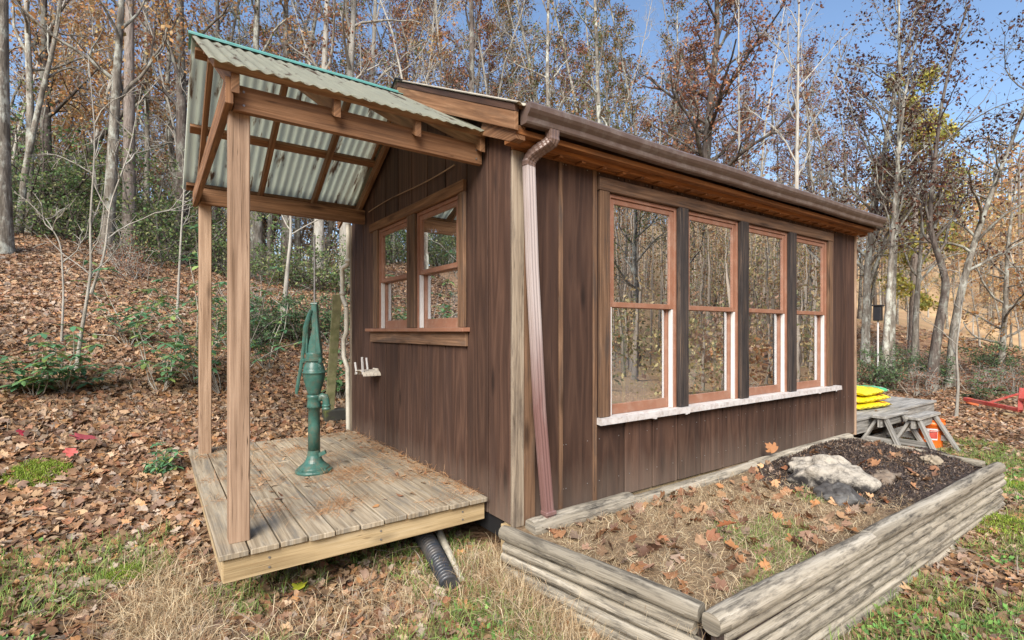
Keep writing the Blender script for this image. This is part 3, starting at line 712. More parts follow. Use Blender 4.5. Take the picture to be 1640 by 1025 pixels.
# ------------------------------------------------------------------ raised bed of round timbers
bed = tag(empty('raised_bed', (2.3, -.7, -.4)), 'raised garden bed walled with stacked grey round timbers along the cabin', 'raised bed')
def timber(p0, p1, r, seed, sq=.25, name='timber', flatten=1.0, mat='log'):
    rg = np.random.default_rng(seed); n_ = 22; P0, P1 = np.array(p0), np.array(p1)
    tt = np.linspace(0, 1, n_); P = P0 + (P1 - P0) * tt[:, None] + np.stack([0 * tt, .002 * np.sin(tt * 9 + seed), .002 * np.sin(tt * 7 + seed * 2)], 1)
    R = r * (1 + .015 * np.sin(tt * 11 + seed) + .02 * rg.normal(size=n_)); R[0] *= .93; R[-1] *= .93
    mb = MB(); mb.tube(P, R, 18, sq=sq, rough=.008); o = obj(name, mb, M[mat], bed, smooth=True); return o
S0, C0 = (-.075, .0), (.135, -1.235)
for r in range(7):
    z = -.045 - r * .073 - (.008 if r else 0); o_ = .012 * ((r * 7) % 3 - 1)
    timber((S0[0] + .4 * o_, S0[1] - .02 * (r % 2) - .03, z), (C0[0], C0[1] - .04 + .03 * (r % 2), z), .045 if r == 0 else .0345, 11 + r, .2 if r == 0 else .0)
for r in range(8):
    z = -.050 - r * .069 - (.012 if r else 0); st_ = .095 if r == 0 else .13 + .02 * ((r * 5) % 3); en = 4.50 + .05 * ((r * 7) % 3) - .03
    br = 2.4 + .5 * ((r * 3) % 4 - 1.5)
    yy = -1.345; yo = -1.40
    timber((st_, yy, z), (br, (yy + yo) / 2 - .003, z - .002), .050 if r == 0 else .0325, 31 + r, .35 if r == 0 else .0)
    timber((br + .006, (yy + yo) / 2 + .004, z), (en, yo, z), .049 if r == 0 else .0325, 51 + r, .3 if r == 0 else .0)
mb = MB(); mb.prism([(S0[0] + .035, -.04, -.55), (S0[0] + .035, -.04, -.09), (C0[0] + .035, -1.25, -.09), (C0[0] + .035, -1.25, -.55)], (.03, 0, 0), 0)
mb.box(.12, 4.45, -1.36, -1.33, -.50, -.08, 0); obj('gap_light_block', mb, M['mulch'], bed)  # thin soil-dark backing, added to keep light out of the timber gaps
for r in range(6): timber((4.46, -1.30, -.045 - r * .07), (4.66 + .02 * r, -.12, -.045 - r * .07), .035, 71 + r)
timber((.075, -.105, -.035), (.98, -.105, -.03), .058, 91, .4); timber((.96, -.115, -.055), (2.7, -.10, -.050), .050, 92, .3); timber((2.64, -.095, -.035), (4.72, -.085, -.03), .050, 93, .3)
# soil in the bed
nx, ny = 120, 50; bx_ = np.linspace(.02, 4.6, nx); by_ = np.linspace(-1.34, .0, ny); XX, YY = np.meshgrid(bx_, by_, indexing='ij')
def bedz(x, y):
    m = np.exp(-((x - 3.75) / .95) ** 2 - ((y + .62) / .55) ** 2)
    return -.105 + .015 * nz(x, y, 5, 1) + .05 * np.clip(1 - abs(y + .0) / .6, 0, 1) + .02 * np.clip((x - 1) / 2, 0, 1) + .0 * m
ii = np.arange(nx * ny).reshape(nx, ny); Fq = np.stack([ii[:-1, :-1], ii[1:, :-1], ii[1:, 1:], ii[:-1, 1:]], -1).reshape(-1, 4)
XX = np.maximum(XX, -.075 - YY * .17 + .02)
tag(npmesh('bed_soil', np.stack([XX, YY, bedz(XX, YY)], -1).reshape(-1, 3), Fq, None, M['soil'], smooth=True), kind='structure')
# mulch heap with chips
def mulz(x, y):
    m = np.exp(-np.clip(np.abs((x - 3.75) / 1.15), 0, 9) ** 3 - np.clip(np.abs((y + .66) / .58), 0, 9) ** 3)
    return bedz(x, y) - .02 + (.13 + .045 * nz(x, y, 6, 2) + .02 * nz(x, y, 19, 3)) * m
bx_ = np.linspace(2.3, 4.62, 140); by_ = np.linspace(-1.30, -.12, 80); XX, YY = np.meshgrid(bx_, by_, indexing='ij'); nx, ny = 140, 80
ii = np.arange(nx * ny).reshape(nx, ny); Fq = np.stack([ii[:-1, :-1], ii[1:, :-1], ii[1:, 1:], ii[:-1, 1:]], -1).reshape(-1, 4)
mul = tag(npmesh('mulch_heap', np.stack([XX, YY, mulz(XX, YY) + .006 * RNG.normal(size=XX.shape)], -1).reshape(-1, 3), Fq, None, M['mulch']), 'heap of black bark mulch filling the far end of the raised bed', 'mulch')

def rock(name, c, s, seed, mat, label, cat='rock', n_=5, jag=.16):
    import bmesh
    bm = bmesh.new(); bmesh.ops.create_icosphere(bm, subdivisions=n_, radius=1)
    rg = np.random.default_rng(seed); A = rg.uniform(0, 6.28, (12, 4))
    for v in bm.verts:
        p = v.co.copy(); d = 0
        for i in range(12): d += math.sin(p.x * (1.5 + i * .9) * math.cos(A[i, 0]) * 1.6 + p.y * (1.5 + i * .9) * math.sin(A[i, 0]) * 1.6 + p.z * (1 + i) * math.cos(A[i, 1]) + A[i, 2]) / (1 + .7 * i)
        p *= 1 + jag * d; p.z = max(p.z, -.55); v.co = Vector((p.x * s[0], p.y * s[1], p.z * s[2]))
    me = bpy.data.meshes.new(name); bm.to_mesh(me); bm.free(); me.materials.append(mat)
    o = bpy.data.objects.new(name, me); COL.objects.link(o); o.location = c; o.rotation_euler.z = seed
    return tag(o, label, cat)
t = NT('pale_rock'); co = t.n('TexCoord').outputs['Object']; nn = t.n('SeparateXYZ', None, Vector=co).outputs
a = t.noise(co, 14, 8, .7)
k = t.math('ADD', t.step(nn[2], .01, .07), t.math('MULTIPLY', t.math('SUBTRACT', a, .52), 4.0), clamp=True)  # black low down, pale above, edge broken up by noise
t.bump(a, 1.0, .02); M['prock'] = t.fin(t.mix(k, (.030, .027, .026), t.mix(a, (.28, .25, .20), (.50, .46, .39))), .9)
M['brock'] = flat('brown_rock', (.17, .13, .095), .9, var=.35, scale=30, bmp=1.0, dirt=(.3, .27, .22), dirt_amt=.5)
M['drock'] = flat('dark_clod', (.05, .047, .045), .8, var=.5, scale=30, bmp=1.0, dirt=(.2, .2, .19), dirt_amt=.6)
rock('boulder', (2.76, -.66, -.02), (.33, .23, .17), 2, M['prock'], 'large pale rock mottled black towards its base in the raised bed', jag=.19)
rock('rock', (3.16, -.93, -.055), (.22, .15, .085), 3, M['brock'], 'smooth brown rock between the pale rock and the front timbers')
rock('soil_clod', (2.36, -.93, -.07), (.17, .11, .10), 5, M['drock'], 'black crumbling clod of soil in front of the pale rock', 'soil clod')
rock('rock', (3.95, -1.05, .015), (.085, .07, .05), 7, flat('tan_rock', (.30, .25, .18), .9, bmp=.5), 'small tan stone on top of the black mulch')

# ------------------------------------------------------------------ platform, sawhorses, bags, bucket behind the cabin
pf = tag(empty('wooden_platform', (6.7, .7, -.3)), 'low grey weathered plank platform against the far end of the cabin', 'platform')
mb = MB()
for i in range(13): mb.box(5.14, 8.25, .05 + i * .145, .05 + i * .145 + .138, .068, .1, 0)
obj('top_boards', mb, M['greyw'], pf, bevel=.004)
mb = MB(); mb.box(5.16, 8.22, .075, .11, -.10, .066, 0); mb.box(8.185, 8.22, .112, 1.9, -.10, .066, 1); obj('skirt_board', mb, M['greyw'], pf, bevel=.003)
for x in (5.3, 6.7, 8.1):
    for y in (.2, 1.8):
        mb = MB(); mb.box(x - .045, x + .045, y - .045, y + .045, h1(x, y) - .05, .066, 2); obj('leg', mb, M['greyw'], pf)
mb = MB(); mb.box(5.2, 8.1, .12, .155, -.28, -.20, 0); obj('rail', mb, M['greyw'], pf)
def sawhorse(xa, xb, y, zt_, label):
    zg = h1((xa + xb) / 2, y - .3); L = xb - xa
    r = tag(empty('sawhorse', ((xa + xb) / 2, y, zg)), label, 'sawhorse', 'grey wooden sawhorses')
    mb = MB(); mb.box(xa, xb, y - .075, y + .075, zt_ - .035, zt_, 0); obj('top_board', mb, M['greyw'], r, bevel=.004)
    mb = MB(); mb.box(xa + .03, xb - .03, y - .02, y + .02, zt_ - .15, zt_ - .036, 0); obj('rail', mb, M['greyw'], r, bevel=.003)
    for sx_ in (0, 1):
        for sy in (-1, 1):
            x = xa + .12 if sx_ == 0 else xb - .12; e = x + (-.10 if sx_ == 0 else .12)
            mb = MB(); mb.beam((x, y + sy * .038, zt_ - .036), (e, y + sy * .27, zg - .01), .035, .085, up=(1, 0, 0)); obj('leg', mb, M['greyw'], r, bevel=.003)
        x = (xa + .06 if sx_ == 0 else xb - .04)
        mb = MB(); mb.beam((x, y - .17, zg + .17), (x, y + .17, zg + .17), .03, .075); obj('brace', mb, M['greyw'], r, bevel=.003)
    return r
sawhorse(5.62, 6.44, -.06, .125, 'grey wooden sawhorse nearest the cabin wall')
sawhorse(5.84, 6.66, -.34, .125, 'grey wooden sawhorse in front of the orange bucket')

# plastic sacks
def sackmat(name, a, b, g=False):
    t = NT(name); co = t.n('TexCoord').outputs['Object']; s_ = t.n('SeparateXYZ', None, Vector=co).outputs
    v = t.noise(t.mapped(co, (7, 6, 10)), 1, 3, .5)
    c = t.mix(t.step(v, .57, .60), a, b)
    if g: c = t.mix(t.step(t.math('ADD', s_[0], t.math('MULTIPLY', v, .3)), .30, .34), c, (.10, .48, .22)); c = t.mix(t.step(t.math('ADD', s_[0], t.math('MULTIPLY', v, .25)), .50, .53), c, (.65, .67, .66))
    t.bump(t.noise(t.mapped(co, (6, 22, 10)), 1, 5, .6), .8, .02)
    return t.fin(c, .3)
sm = [sackmat('sack_low', (.80, .66, .02), (.38, .12, .02)), sackmat('sack_mid', (.80, .66, .02), (.38, .12, .02)), sackmat('sack_top', (.80, .68, .03), (.55, .36, .03), True)]
lab = ['yellow plastic sack at the bottom of the stack on the platform', 'yellow plastic sack in the middle of the stack on the platform', 'yellow plastic sack with green and white end, on top of the stack']
for k in range(3):
    nu, nv = 40, 26; V = []; L_, W_ = .92, .50; ca = .02 + .05 * (k == 2)
    for side in (1, -1):
        for i in range(nu):
            for j in range(nv):
                u = i / (nu - 1) * 2 - 1; v = j / (nv - 1) * 2 - 1
                th = (max(0, 1 - abs(u) ** 5) * max(0, 1 - abs(v) ** 3.5)) ** .55
                wr = .006 * math.sin(u * 23 + v * 5 + k) * (1 - .6 * th) + .004 * math.sin(v * 17 + u * 9 + 2 * k)
                x = u * L_ / 2 * (1 - .04 * abs(v) ** 3 + .0 * k); y = v * W_ / 2 * (1 - .07 * abs(u) ** 4)
                z = side * (.047 * th) + wr + .012 * (abs(u) ** 4) * math.sin(3 * v + k)
                V.append((x, y, z))
    Fc = []
    for s_ in (0, 1):
        o_ = s_ * nu * nv
        for i in range(nu - 1):
            for j in range(nv - 1):
                q = (o_ + i * nv + j, o_ + (i + 1) * nv + j, o_ + (i + 1) * nv + j + 1, o_ + i * nv + j + 1); Fc.append(q if s_ == 0 else q[::-1])
    mb = MB(); mb.add(V, Fc); o = obj('plastic_sack', mb, sm[k], None, smooth=True)
    o.location = (6.42 + .05 * k, .46 + .01 * k, .152 + .092 * k); o.rotation_euler = (0, 0, -.12 + .08 * k)
    tag(o, lab[k], 'sack')
# bucket
bk = tag(empty('bucket', (6.66, -.30, h1(6.66, -.3))), 'orange plastic bucket with a printed label under the sawhorse', 'bucket')
bz = h1(6.66, -.3); mb = MB(); mb.lathe([(.125, 0), (.130, .02), (.150, .31), (.160, .315), (.160, .34), (.154, .345), (.154, .37), (.158, .372), (.158, .38), (.146, .38), (.140, .30), (.12, .015)], (6.66, -.30, bz), 36)
obj('body', mb, M['orange'], bk, smooth=True)
mb = MB(); ang = math.atan2(CAM[1] + .3, CAM[0] - 6.66)
def patch(mb, a0, a1, z0, z1, r0, tint=None):
    m = 8; V = []; 
    for i in range(m + 1):
        a = ang + a0 + (a1 - a0) * i / m
        for z in (z0, z1):
            r_ = .130 + (z / .31) * .02 + r0; V.append((6.66 + r_ * math.cos(a), -.30 + r_ * math.sin(a), bz + z))
    mb.add(V, [(2 * i, 2 * i + 2, 2 * i + 3, 2 * i + 1) for i in range(m)])
patch(mb, -.45, .55, .12, .27, .003); obj('label_sheet', mb, M['white'], bk)
mb = MB(); patch(mb, -.05, .52, .14, .25, .005); obj('label_print', mb, M['red'], bk)
mb = MB(); pts = [(6.66 + .16 * math.cos(a), -.30 + .16 * math.sin(a), bz + .33 - .10 * math.sin(i / 12 * math.pi)) for i, a in enumerate(np.linspace(ang - 1.5, ang + 1.5, 13))]
mb.tube(pts, .003, 6); obj('handle', mb, M['steel'], bk)

# red drawbar frame on a wood block
rd = tag(empty('tow_frame', (11.5, -.3, -.3)), 'red painted steel tow frame propped on a wood block at the right edge', 'farm implement')
D_ = 9.6
A1, A2, B1, B2, T1 = at(1545, 639, D_ + .6), at(1634, 657, D_ - .5), at(1583, 645, D_ + .2), at(1636, 629, D_ - .3), at(1700, 625, D_ + .4)
mb = MB(); mb.beam(A1, A2, .07, .07); obj('bar', mb, M['red'], rd, bevel=.006)
mb = MB(); mb.beam(B1, at(1640, 628, D_ + .5), .03, .03); obj('brace', mb, M['red'], rd)
mb = MB(); mb.beam(at(1634, 658, D_ - .5), at(1637, 622, D_ - .4), .07, .07, up=(0, 1, 0)); obj('upright', mb, M['red'], rd, bevel=.006)
mb = MB(); mb.beam(at(1634, 640, D_ - .45), at(1730, 650, D_ - 1.5), .06, .06); obj('bar', mb, M['red'], rd, bevel=.006)
mb = MB(); mb.beam(at(1548, 641, D_ + .62), at(1568, 646, D_ + .55), .05, .13); obj('hitch', mb, flat('faded_orange', (.55, .14, .05), .5), rd, bevel=.01)
wb_ = at(1618, 660, D_ - .3); mb = MB(); mb.box(wb_[0] - .09, wb_[0] + .09, wb_[1] - .09, wb_[1] + .09, h1(wb_[0], wb_[1]) - .03, wb_[2] - .015, 2, .5)
tag(obj('wood_block', mb, M['rim'], None, bevel=.01), 'short upright yellow wood block under the red tow frame', 'wood block')
# feeder on a pole
q = at(1406, 560, 12.5); gz = h1(q[0], q[1])
bf = tag(empty('pole_box', (q[0], q[1], gz)), 'black box on a thin pole among the trees beyond the cabin', 'bird box')
top = at(1406, 502, 12.5)[2]; mb = MB(); mb.tube([(q[0], q[1], gz - .1), (q[0], q[1], top - .15)], .02, 8); obj('pole', mb, M['white'], bf)
mb = MB(); mb.box(q[0] - .08, q[0] + .08, q[1] - .08, q[1] + .08, top - .18, top + .18, 2); obj('box', mb, M['black'], bf, bevel=.01)
mb = MB(); mb.box(q[0] - .11, q[0] + .11, q[1] - .11, q[1] + .11, top + .182, top + .21, 0); obj('lid', mb, M['black'], bf, bevel=.01)

# ------------------------------------------------------------------ things inside the cabin
def arch(x, y, w_, h_, z0, label):
    r = empty('plastic_pipe_arch', (x, y, z0)); tag(r, label, 'pipe')
    pts = [(x, y, z0), (x, y, z0 + h_ - w_ / 2)] + [(x - w_ / 2 + w_ / 2 * math.cos(a), y, z0 + h_ - w_ / 2 + w_ / 2 * math.sin(a)) for a in np.linspace(.2, 2.6, 9)]
    mb = MB(); mb.tube(pts, .022, 10); obj('pipe', mb, flat('pale_pipe', (.72, .80, .66), .5), r, smooth=True)
arch(1.22, .17, .22, 1.42, -.02, 'pale bent plastic pipe standing behind the first large window')
arch(2.50, .20, .5, 1.42, -.02, 'pale bent plastic pipe standing behind the second large window')
def heap(name, c, s, mat, label, cat, seed):
    nx = 40; u = np.linspace(-1, 1, nx); XX, YY = np.meshgrid(u, u, indexing='ij')
    Z = np.clip(1 - XX ** 2 - YY ** 2, 0, 1) ** .5 * (1 + .25 * nz(XX * 3 + seed, YY * 3, 1.6)) + .05 * nz(XX * 9, YY * 9 + seed, 1.3, 4) - .05
    ii = np.arange(nx * nx).reshape(nx, nx); Fq = np.stack([ii[:-1, :-1], ii[1:, :-1], ii[1:, 1:], ii[:-1, 1:]], -1).reshape(-1, 4)
    V = np.stack([XX * s[0] + c[0], YY * s[1] + c[1], np.maximum(Z, 0) * s[2] + c[2]], -1).reshape(-1, 3)
    return tag(npmesh(name, V, Fq, None, mat, smooth=False), label, cat)
mb = MB(); mb.box(.5, 4.8, .35, 1.0, .36, .40, 0)
tb = tag(empty('work_bench', (2.6, .7, 0)), 'low bench under the row of windows inside the cabin', 'bench'); obj('bench_top', mb, M['weath'], tb)
for x in (.6, 2.6, 4.7):
    mb = MB(); mb.box(x, x + .06, .4, .46, -.02, .359, 2); obj('leg', mb, M['weath'], tb)
heap('tarp', (1.50, .60, .40), (.62, .32, .62), M['tarp'], 'crumpled blue tarpaulin heap behind the first large window', 'tarpaulin', 1)
hc = tag(empty('hose_coil', (2.30, .28, .41)), 'coil of green garden hose behind the second large window', 'hose')
mb = MB(); pts = []
for i in range(150):
    a = i / 149 * 6.28 * 6; pts.append((2.36 + (.14 + .01 * math.sin(i)) * math.cos(a), .24 + i * .0006, .62 + (.19 + .012 * math.cos(i * .7)) * math.sin(a)))
mb.tube(pts, .010, 6, cap=False); obj('hose', mb, M['hose'], hc, smooth=True)
def scrap(pts, y, label, k):
    mb = MB(); V = [(x, y + .02 * math.sin(i * 2.1), z) for i, (x, z) in enumerate(pts)]; mb.prism(V, (0, .002, 0)); tag(obj('paper_scrap', mb, M['paper']), label, 'paper', 'white scraps behind the windows')
scrap([(1.93, 1.0), (2.10, 1.04), (2.14, .98), (2.0, .97)], .16, 'white torn strip behind the second large window, the upper piece', 0)
scrap([(1.95, .78), (2.08, .80), (2.22, .97), (2.28, .93), (2.20, .86), (2.12, .72), (2.05, .66)], .17, 'white torn sheet with hanging corner behind the second large window', 1)
scrap([(2.95, .60), (2.95, .78), (3.20, .61)], .12, 'white triangular scrap in the bottom corner of the third large window', 2)
wr = tag(empty('wire_rack', (1.3, .2, .4)), 'white wire rack of thin upright rods behind the first large window', 'rack')
mb = MB()
for i in range(7): mb.tube([(.98 + i * .085, .20, .40), (.98 + i * .085, .20, .86 - .03 * (i % 2))], .003, 5)
mb.tube([(1.12, .2, .84), (1.40, .2, .84)], .007, 6); obj('rods', mb, M['white'], wr)
cd = tag(empty('printed_card', (.09, .92, 1.3)), 'small white card with a dark drawing leaning inside the gable window', 'card')
mb = MB(); mb.box(.085, .089, .78, .95, 1.30, 1.50, 2); obj('sheet', mb, M['paper'], cd)
mb = MB(); mb.box(.0825, .084, .80, .90, 1.34, 1.37, 1); mb.box(.0825, .084, .85, .87, 1.37, 1.40, 2); obj('print', mb, M['black'], cd)
sh = tag(empty('wall_shelf', (.6, 1.5, 1.6)), 'wooden shelf inside behind the gable windows', 'shelf')
mb = MB(); mb.box(1.2, 1.5, .4, 2.9, 1.84, 1.88, 1); obj('shelf_board', mb, M['post'], sh)
for y in (.5, 2.8):
    mb = MB(); mb.box(1.2, 1.26, y, y + .05, -.02, 2.33, 2); obj('upright', mb, M['post'], sh)

# ------------------------------------------------------------------ trees
def _tube(P, R, n):
    N = len(P); T = np.gradient(P, axis=0); T /= np.linalg.norm(T, axis=1)[:, None] + 1e-9
    ref = np.array([.3, .2, 1.0]) if abs(T[:, 2]).mean() < .75 else np.array([1.0, .1, 0])
    A = np.cross(T, ref); A /= np.linalg.norm(A, axis=1)[:, None] + 1e-9; B = np.cross(A, T)
    th = np.arange(n) / n * 2 * math.pi
    V = (P[:, None] + R[:, None, None] * (np.cos(th)[None, :, None] * A[:, None] + np.sin(th)[None, :, None] * B[:, None])).reshape(-1, 3)
    i = np.arange(N - 1)[:, None] * n; j = np.arange(n)[None]; j2 = (j + 1) % n
    Fq = np.stack([i + j, i + j2, i + n + j2, i + n + j], -1).reshape(-1, 4)
    return V, Fq
class TM:
    def __init__(s): s.V = []; s.F = []; s.n = 0
    def tube(s, P, R, n):
        V, Fq = _tube(np.asarray(P), np.asarray(R), n); s.V.append(V); s.F.append(Fq + s.n); s.n += len(V)
def leaves(P, size, rg, pal, tipdown=.35, shape='leaf', spread=None):
    """one bent four-cornered leaf at every point"""
    n_ = len(P)
    d = rg.normal(size=(n_, 3)); d[:, 2] -= tipdown; d /= np.linalg.norm(d, axis=1)[:, None]
    s_ = np.cross(d, rg.normal(size=(n_, 3))); s_ /= np.linalg.norm(s_, axis=1)[:, None] + 1e-9
    up = np.cross(s_, d); L = size * rg.uniform(.6, 1.3, n_)[:, None]; W = L * (.62 if shape == 'leaf' else .3)
    a = P; c = P + d * L; m = P + d * L * .5 + up * L * .08
    V = np.stack([a, m + s_ * W / 2 - up * L * .12, c - up * L * .1, m - s_ * W / 2 - up * L * .12], 1).reshape(-1, 3)
    Fq = np.arange(n_ * 4).reshape(-1, 4)
    colr = pal[rg.integers(0, len(pal), n_)] * rg.uniform(.7, 1.3, (n_, 1))
    return V, Fq, np.clip(colr, 0, 1)
def wpath(rg, p, d, L, n_, wob, lift=0.0):
    pts = [np.array(p, float)]; d = np.array(d, float)
    for i in range(n_ - 1):
        d = d + rg.normal(size=3) * wob; d[2] += lift; d /= np.linalg.norm(d); pts.append(pts[-1] + d * L / (n_ - 1))
    return np.array(pts)
PAL = {
 'rust': np.array([(.27, .11, .06), (.34, .15, .08), (.20, .085, .05), (.40, .21, .10), (.17, .08, .055)]),
 'orange': np.array([(.52, .26, .09), (.58, .32, .12), (.42, .20, .08), (.62, .42, .20), (.36, .19, .09), (.50, .38, .16)]),
 'gold': np.array([(.50, .34, .07), (.58, .42, .12), (.42, .26, .06), (.34, .28, .08)]),
 'green': np.array([(.10, .15, .04), (.14, .18, .05), (.20, .20, .06), (.08, .11, .035)]),
 'mixed': np.array([(.13, .15, .05), (.20, .17, .06), (.30, .13, .05), (.24, .10, .045), (.12, .13, .05), (.36, .20, .07)]),
 'dark': np.array([(.085, .035, .026), (.055, .028, .022), (.12, .05, .03), (.16, .065, .035)]),
 'ever': np.array([(.09, .16, .055), (.12, .21, .07), (.17, .26, .085), (.07, .12, .045), (.24, .29, .10), (.30, .30, .14)]),
 'laurel': np.array([(.10, .24, .12), (.14, .31, .15), (.08, .18, .09), (.20, .37, .16), (.26, .36, .11)]),
 'pine': np.array([(.09, .16, .07), (.12, .20, .09), (.16, .22, .09), (.07, .12, .055)]),
 'gpine': np.array([(.42, .40, .08), (.55, .48, .12), (.30, .33, .08), (.5, .36, .08)]),
}
def make_tree(seed, Ht, r0, b0=.35, nb=16, bl=2.6, k2=6, k3=4, leafn=3, lsize=.10, pal='rust', bark_='bark', wob=.05, lean=(0, 0), elev=.75, path=None, name='woodland_tree', lift=.03, tips=1.0, nseg=16, ragged=.35, leafp=1.0):
    rg = np.random.default_rng(seed); T = TM(); LP = []
    if path is None:
        d = np.array([lean[0], lean[1], 1.0]); P = wpath(rg, (0, 0, -.25), d / np.linalg.norm(d), Ht, nseg, wob, .05)
    else:
        P = np.array(path, float)
        tt = np.linspace(0, len(P) - 1, 22); P = np.stack([np.interp(tt, np.arange(len(P)), P[:, k]) for k in range(3)], 1)
        P[1:-1] = P[:-2] * .25 + P[1:-1] * .5 + P[2:] * .25; nseg = 22
    tt = np.linspace(0, 1, nseg); R = r0 * (1 - .82 * tt) * (1 + .45 * np.exp(-tt * 22)); T.tube(P, R, 10)
    for b in range(nb):
        t0 = b0 + (1 - b0) * (b + rg.uniform(0, 1)) / nb; t0 = min(t0, .985); f = t0 * (nseg - 1); i0 = int(f); p = P[i0] * (1 - f + i0) + P[min(i0 + 1, nseg - 1)] * (f - i0)
        az = b * 2.4 + rg.uniform(-.6, .6); el = elev * (1 if t0 < .9 else 1.2) + rg.uniform(-.25, .3)
        L = bl * (1.15 - .75 * t0) * rg.uniform(1 - ragged, 1 + ragged); rr = max(.008, min(R[i0] * .55, .02 + L * .016))
        Q = wpath(rg, p, (math.cos(az) * math.cos(el), math.sin(az) * math.cos(el), math.sin(el)), L, 8, .16, lift)
        T.tube(Q, rr * np.linspace(1, .3, 8), 5)
        for c in range(k2):
            f2 = rg.uniform(1.5, 7); j0 = int(f2); p2 = Q[min(j0, 7)]; d2 = Q[min(j0 + 1, 7)] - Q[max(j0 - 1, 0)]; d2 /= np.linalg.norm(d2) + 1e-9
            d2 = d2 + rg.normal(size=3) * .6; d2 /= np.linalg.norm(d2); L2 = L * rg.uniform(.25, .5)
            Q2 = wpath(rg, p2, d2, L2, 5, .2, lift); T.tube(Q2, max(.004, rr * .38) * np.linspace(1, .35, 5), 4)
            if rg.random() < leafp: LP.append(Q2[2:])
            for e in range(k3):
                q = Q2[rg.integers(1, 5)]; d3 = d2 + rg.normal(size=3) * .8; d3 /= np.linalg.norm(d3)
                Q3 = wpath(rg, q, d3, L2 * rg.uniform(.3, .65), 3, .2); T.tube(Q3, .0050 * tips * np.array([1, .7, .35]), 3)
                if rg.random() < leafp: LP.append(Q3)
    root = empty(name)
    npmesh('trunk', np.concatenate(T.V), np.concatenate(T.F), None, M[bark_], root, smooth=True)
    if leafn and LP:
        LP = np.concatenate(LP); LP = np.repeat(LP, leafn, 0) if leafn >= 1 else LP[rg.random(len(LP)) < leafn]
        LP = LP + rg.normal(size=LP.shape) * lsize * .9
        V, Fq, c = leaves(LP, lsize, rg, PAL[pal]); npmesh('crown', V, Fq, c, M['leaf'], root)
    return root
def copy_tree(r):
    c = r.copy(); COL.objects.link(c)
    for ch in r.children: d = ch.copy(); COL.objects.link(d); d.parent = c
    return c
def gpos(px, depth):
    x, y, _ = at(px, 530, depth); return (x, y, h1(x, y))

# hero trees ---- built from their own stem lines
def stem(px, depth, pts):
    """local stem line: (pixel x shift, height m) pairs measured on the picture, turned to metres at that depth"""
    return [(RT[0] * dx * depth / F, RT[1] * dx * depth / F, z) for dx, z in pts]
def hero(px, depth, pts, r0, seed, label, cat='tree', **kw):
    o = make_tree(seed, 1, r0, path=stem(px, depth, pts), **kw); o.location = gpos(px, depth)
    tag(o, label, cat); return o
mk = dict(k2=4, k3=3)
hero(4, 9.0, [(0, -.3), (-2, 3), (0, 6), (4, 13)], .15, 101, 'thick lichen covered grey trunk at the left edge of the picture', b0=.5, nb=10, leafn=2, pal='orange', **mk)
hero(168, 10.5, [(0, -.3), (10, 1.5), (18, 3.5), (28, 5.5), (40, 12)], .135, 102, 'pale lichen spotted trunk flaring at its foot on the leafy slope', b0=.45, nb=9, leafn=1, pal='orange', **mk)
hero(207, 13.0, [(0, -.3), (0, 5), (2, 8), (4, 17)], .155, 103, 'straight brown pine trunk just right of the pale spotted trunk', bark_='barkp', b0=.6, nb=10, leafn=3, pal='pine', **mk)
hero(28, 11.0, [(0, -.3), (12, 1.4), (38, 3.0), (60, 4.2), (72, 5.5), (100, 8)], .075, 104, 'thin pale tree leaning right beside the thick left edge trunk', b0=.4, nb=8, bl=1.6, leafn=0, **mk)
hero(45, 12.0, [(0, -.3), (4, 3), (-4, 6), (0, 12)], .10, 105, 'slim grey trunk behind the leaning thin pale tree', b0=.4, nb=12, leafn=2, pal='orange', **mk)
hero(72, 14.0, [(0, -.3), (2, 3), (-2, 6), (3, 14)], .17, 106, 'dark trunk between the left edge trunk and the pale spotted trunk', bark_='barkd', b0=.35, nb=14, leafn=3, pal='orange', **mk)
hero(290, 14.0, [(0, -.3), (2, 3), (-2, 7), (3, 14)], .20, 107, 'dark rough trunk left of the porch roof', bark_='barkd', b0=.35, nb=14, leafn=3, pal='orange', **mk)
hero(232, 15.5, [(0, -.3), (4, 3), (2, 7), (6, 14)], .10, 108, 'thin grey trunk right of the straight pine trunk', b0=.35, nb=14, leafn=3, pal='rust', **mk)
hero(130, 15.0, [(0, -.3), (-10, 2.5), (30, 3.6), (105, 5.0), (120, 7)], .14, 109, 'crooked dark tree bending right above the evergreen shrubs', bark_='barkd', b0=.5, nb=8, leafn=2, pal='orange', **mk)
hero(120, 5.6, [(0, -.1), (8, .35), (20, .85), (26, 1.15), (24, 1.7), (34, 2.6), (20, 3.6)], .022, 110, 'forked bare sapling with smooth pale stem on the slope left of the porch', bark_='barks', b0=.35, nb=7, bl=1.1, leafn=0, k2=3, k3=2, name='sapling', cat='sapling')
hero(146, 5.7, [(0, .9), (22, 1.35), (30, 1.9), (62, 2.5), (80, 3.2)], .014, 111, 'thin curved bare stem crossing the forked sapling', bark_='barks', b0=.3, nb=6, bl=1.0, leafn=0, k2=3, k3=2, name='sapling', cat='sapling')
hero(283, 8.0, [(0, -.1), (6, 1.2), (14, 2.4), (26, 4)], .020, 112, 'slim bare sapling close to the left side of the porch roof', bark_='barks', b0=.4, nb=6, bl=.9, leafn=0, k2=3, k3=2, name='sapling', cat='sapling')
hero(98, 6.2, [(0, -.1), (4, .6), (0, 1.2), (-22, 1.5), (-40, 1.6)], .014, 113, 'small bare arching sapling left of the forked sapling', bark_='barks', b0=.4, nb=5, bl=.8, leafn=0, k2=3, k3=2, name='sapling', cat='sapling')
hero(452, 9.0, [(0, -.1), (6, .8), (14, 1.7), (12, 3)], .05, 114, 'pale birch like stem seen through the porch above the pump', bark_='barks', b0=.6, nb=5, leafn=0, k2=3, k3=2)
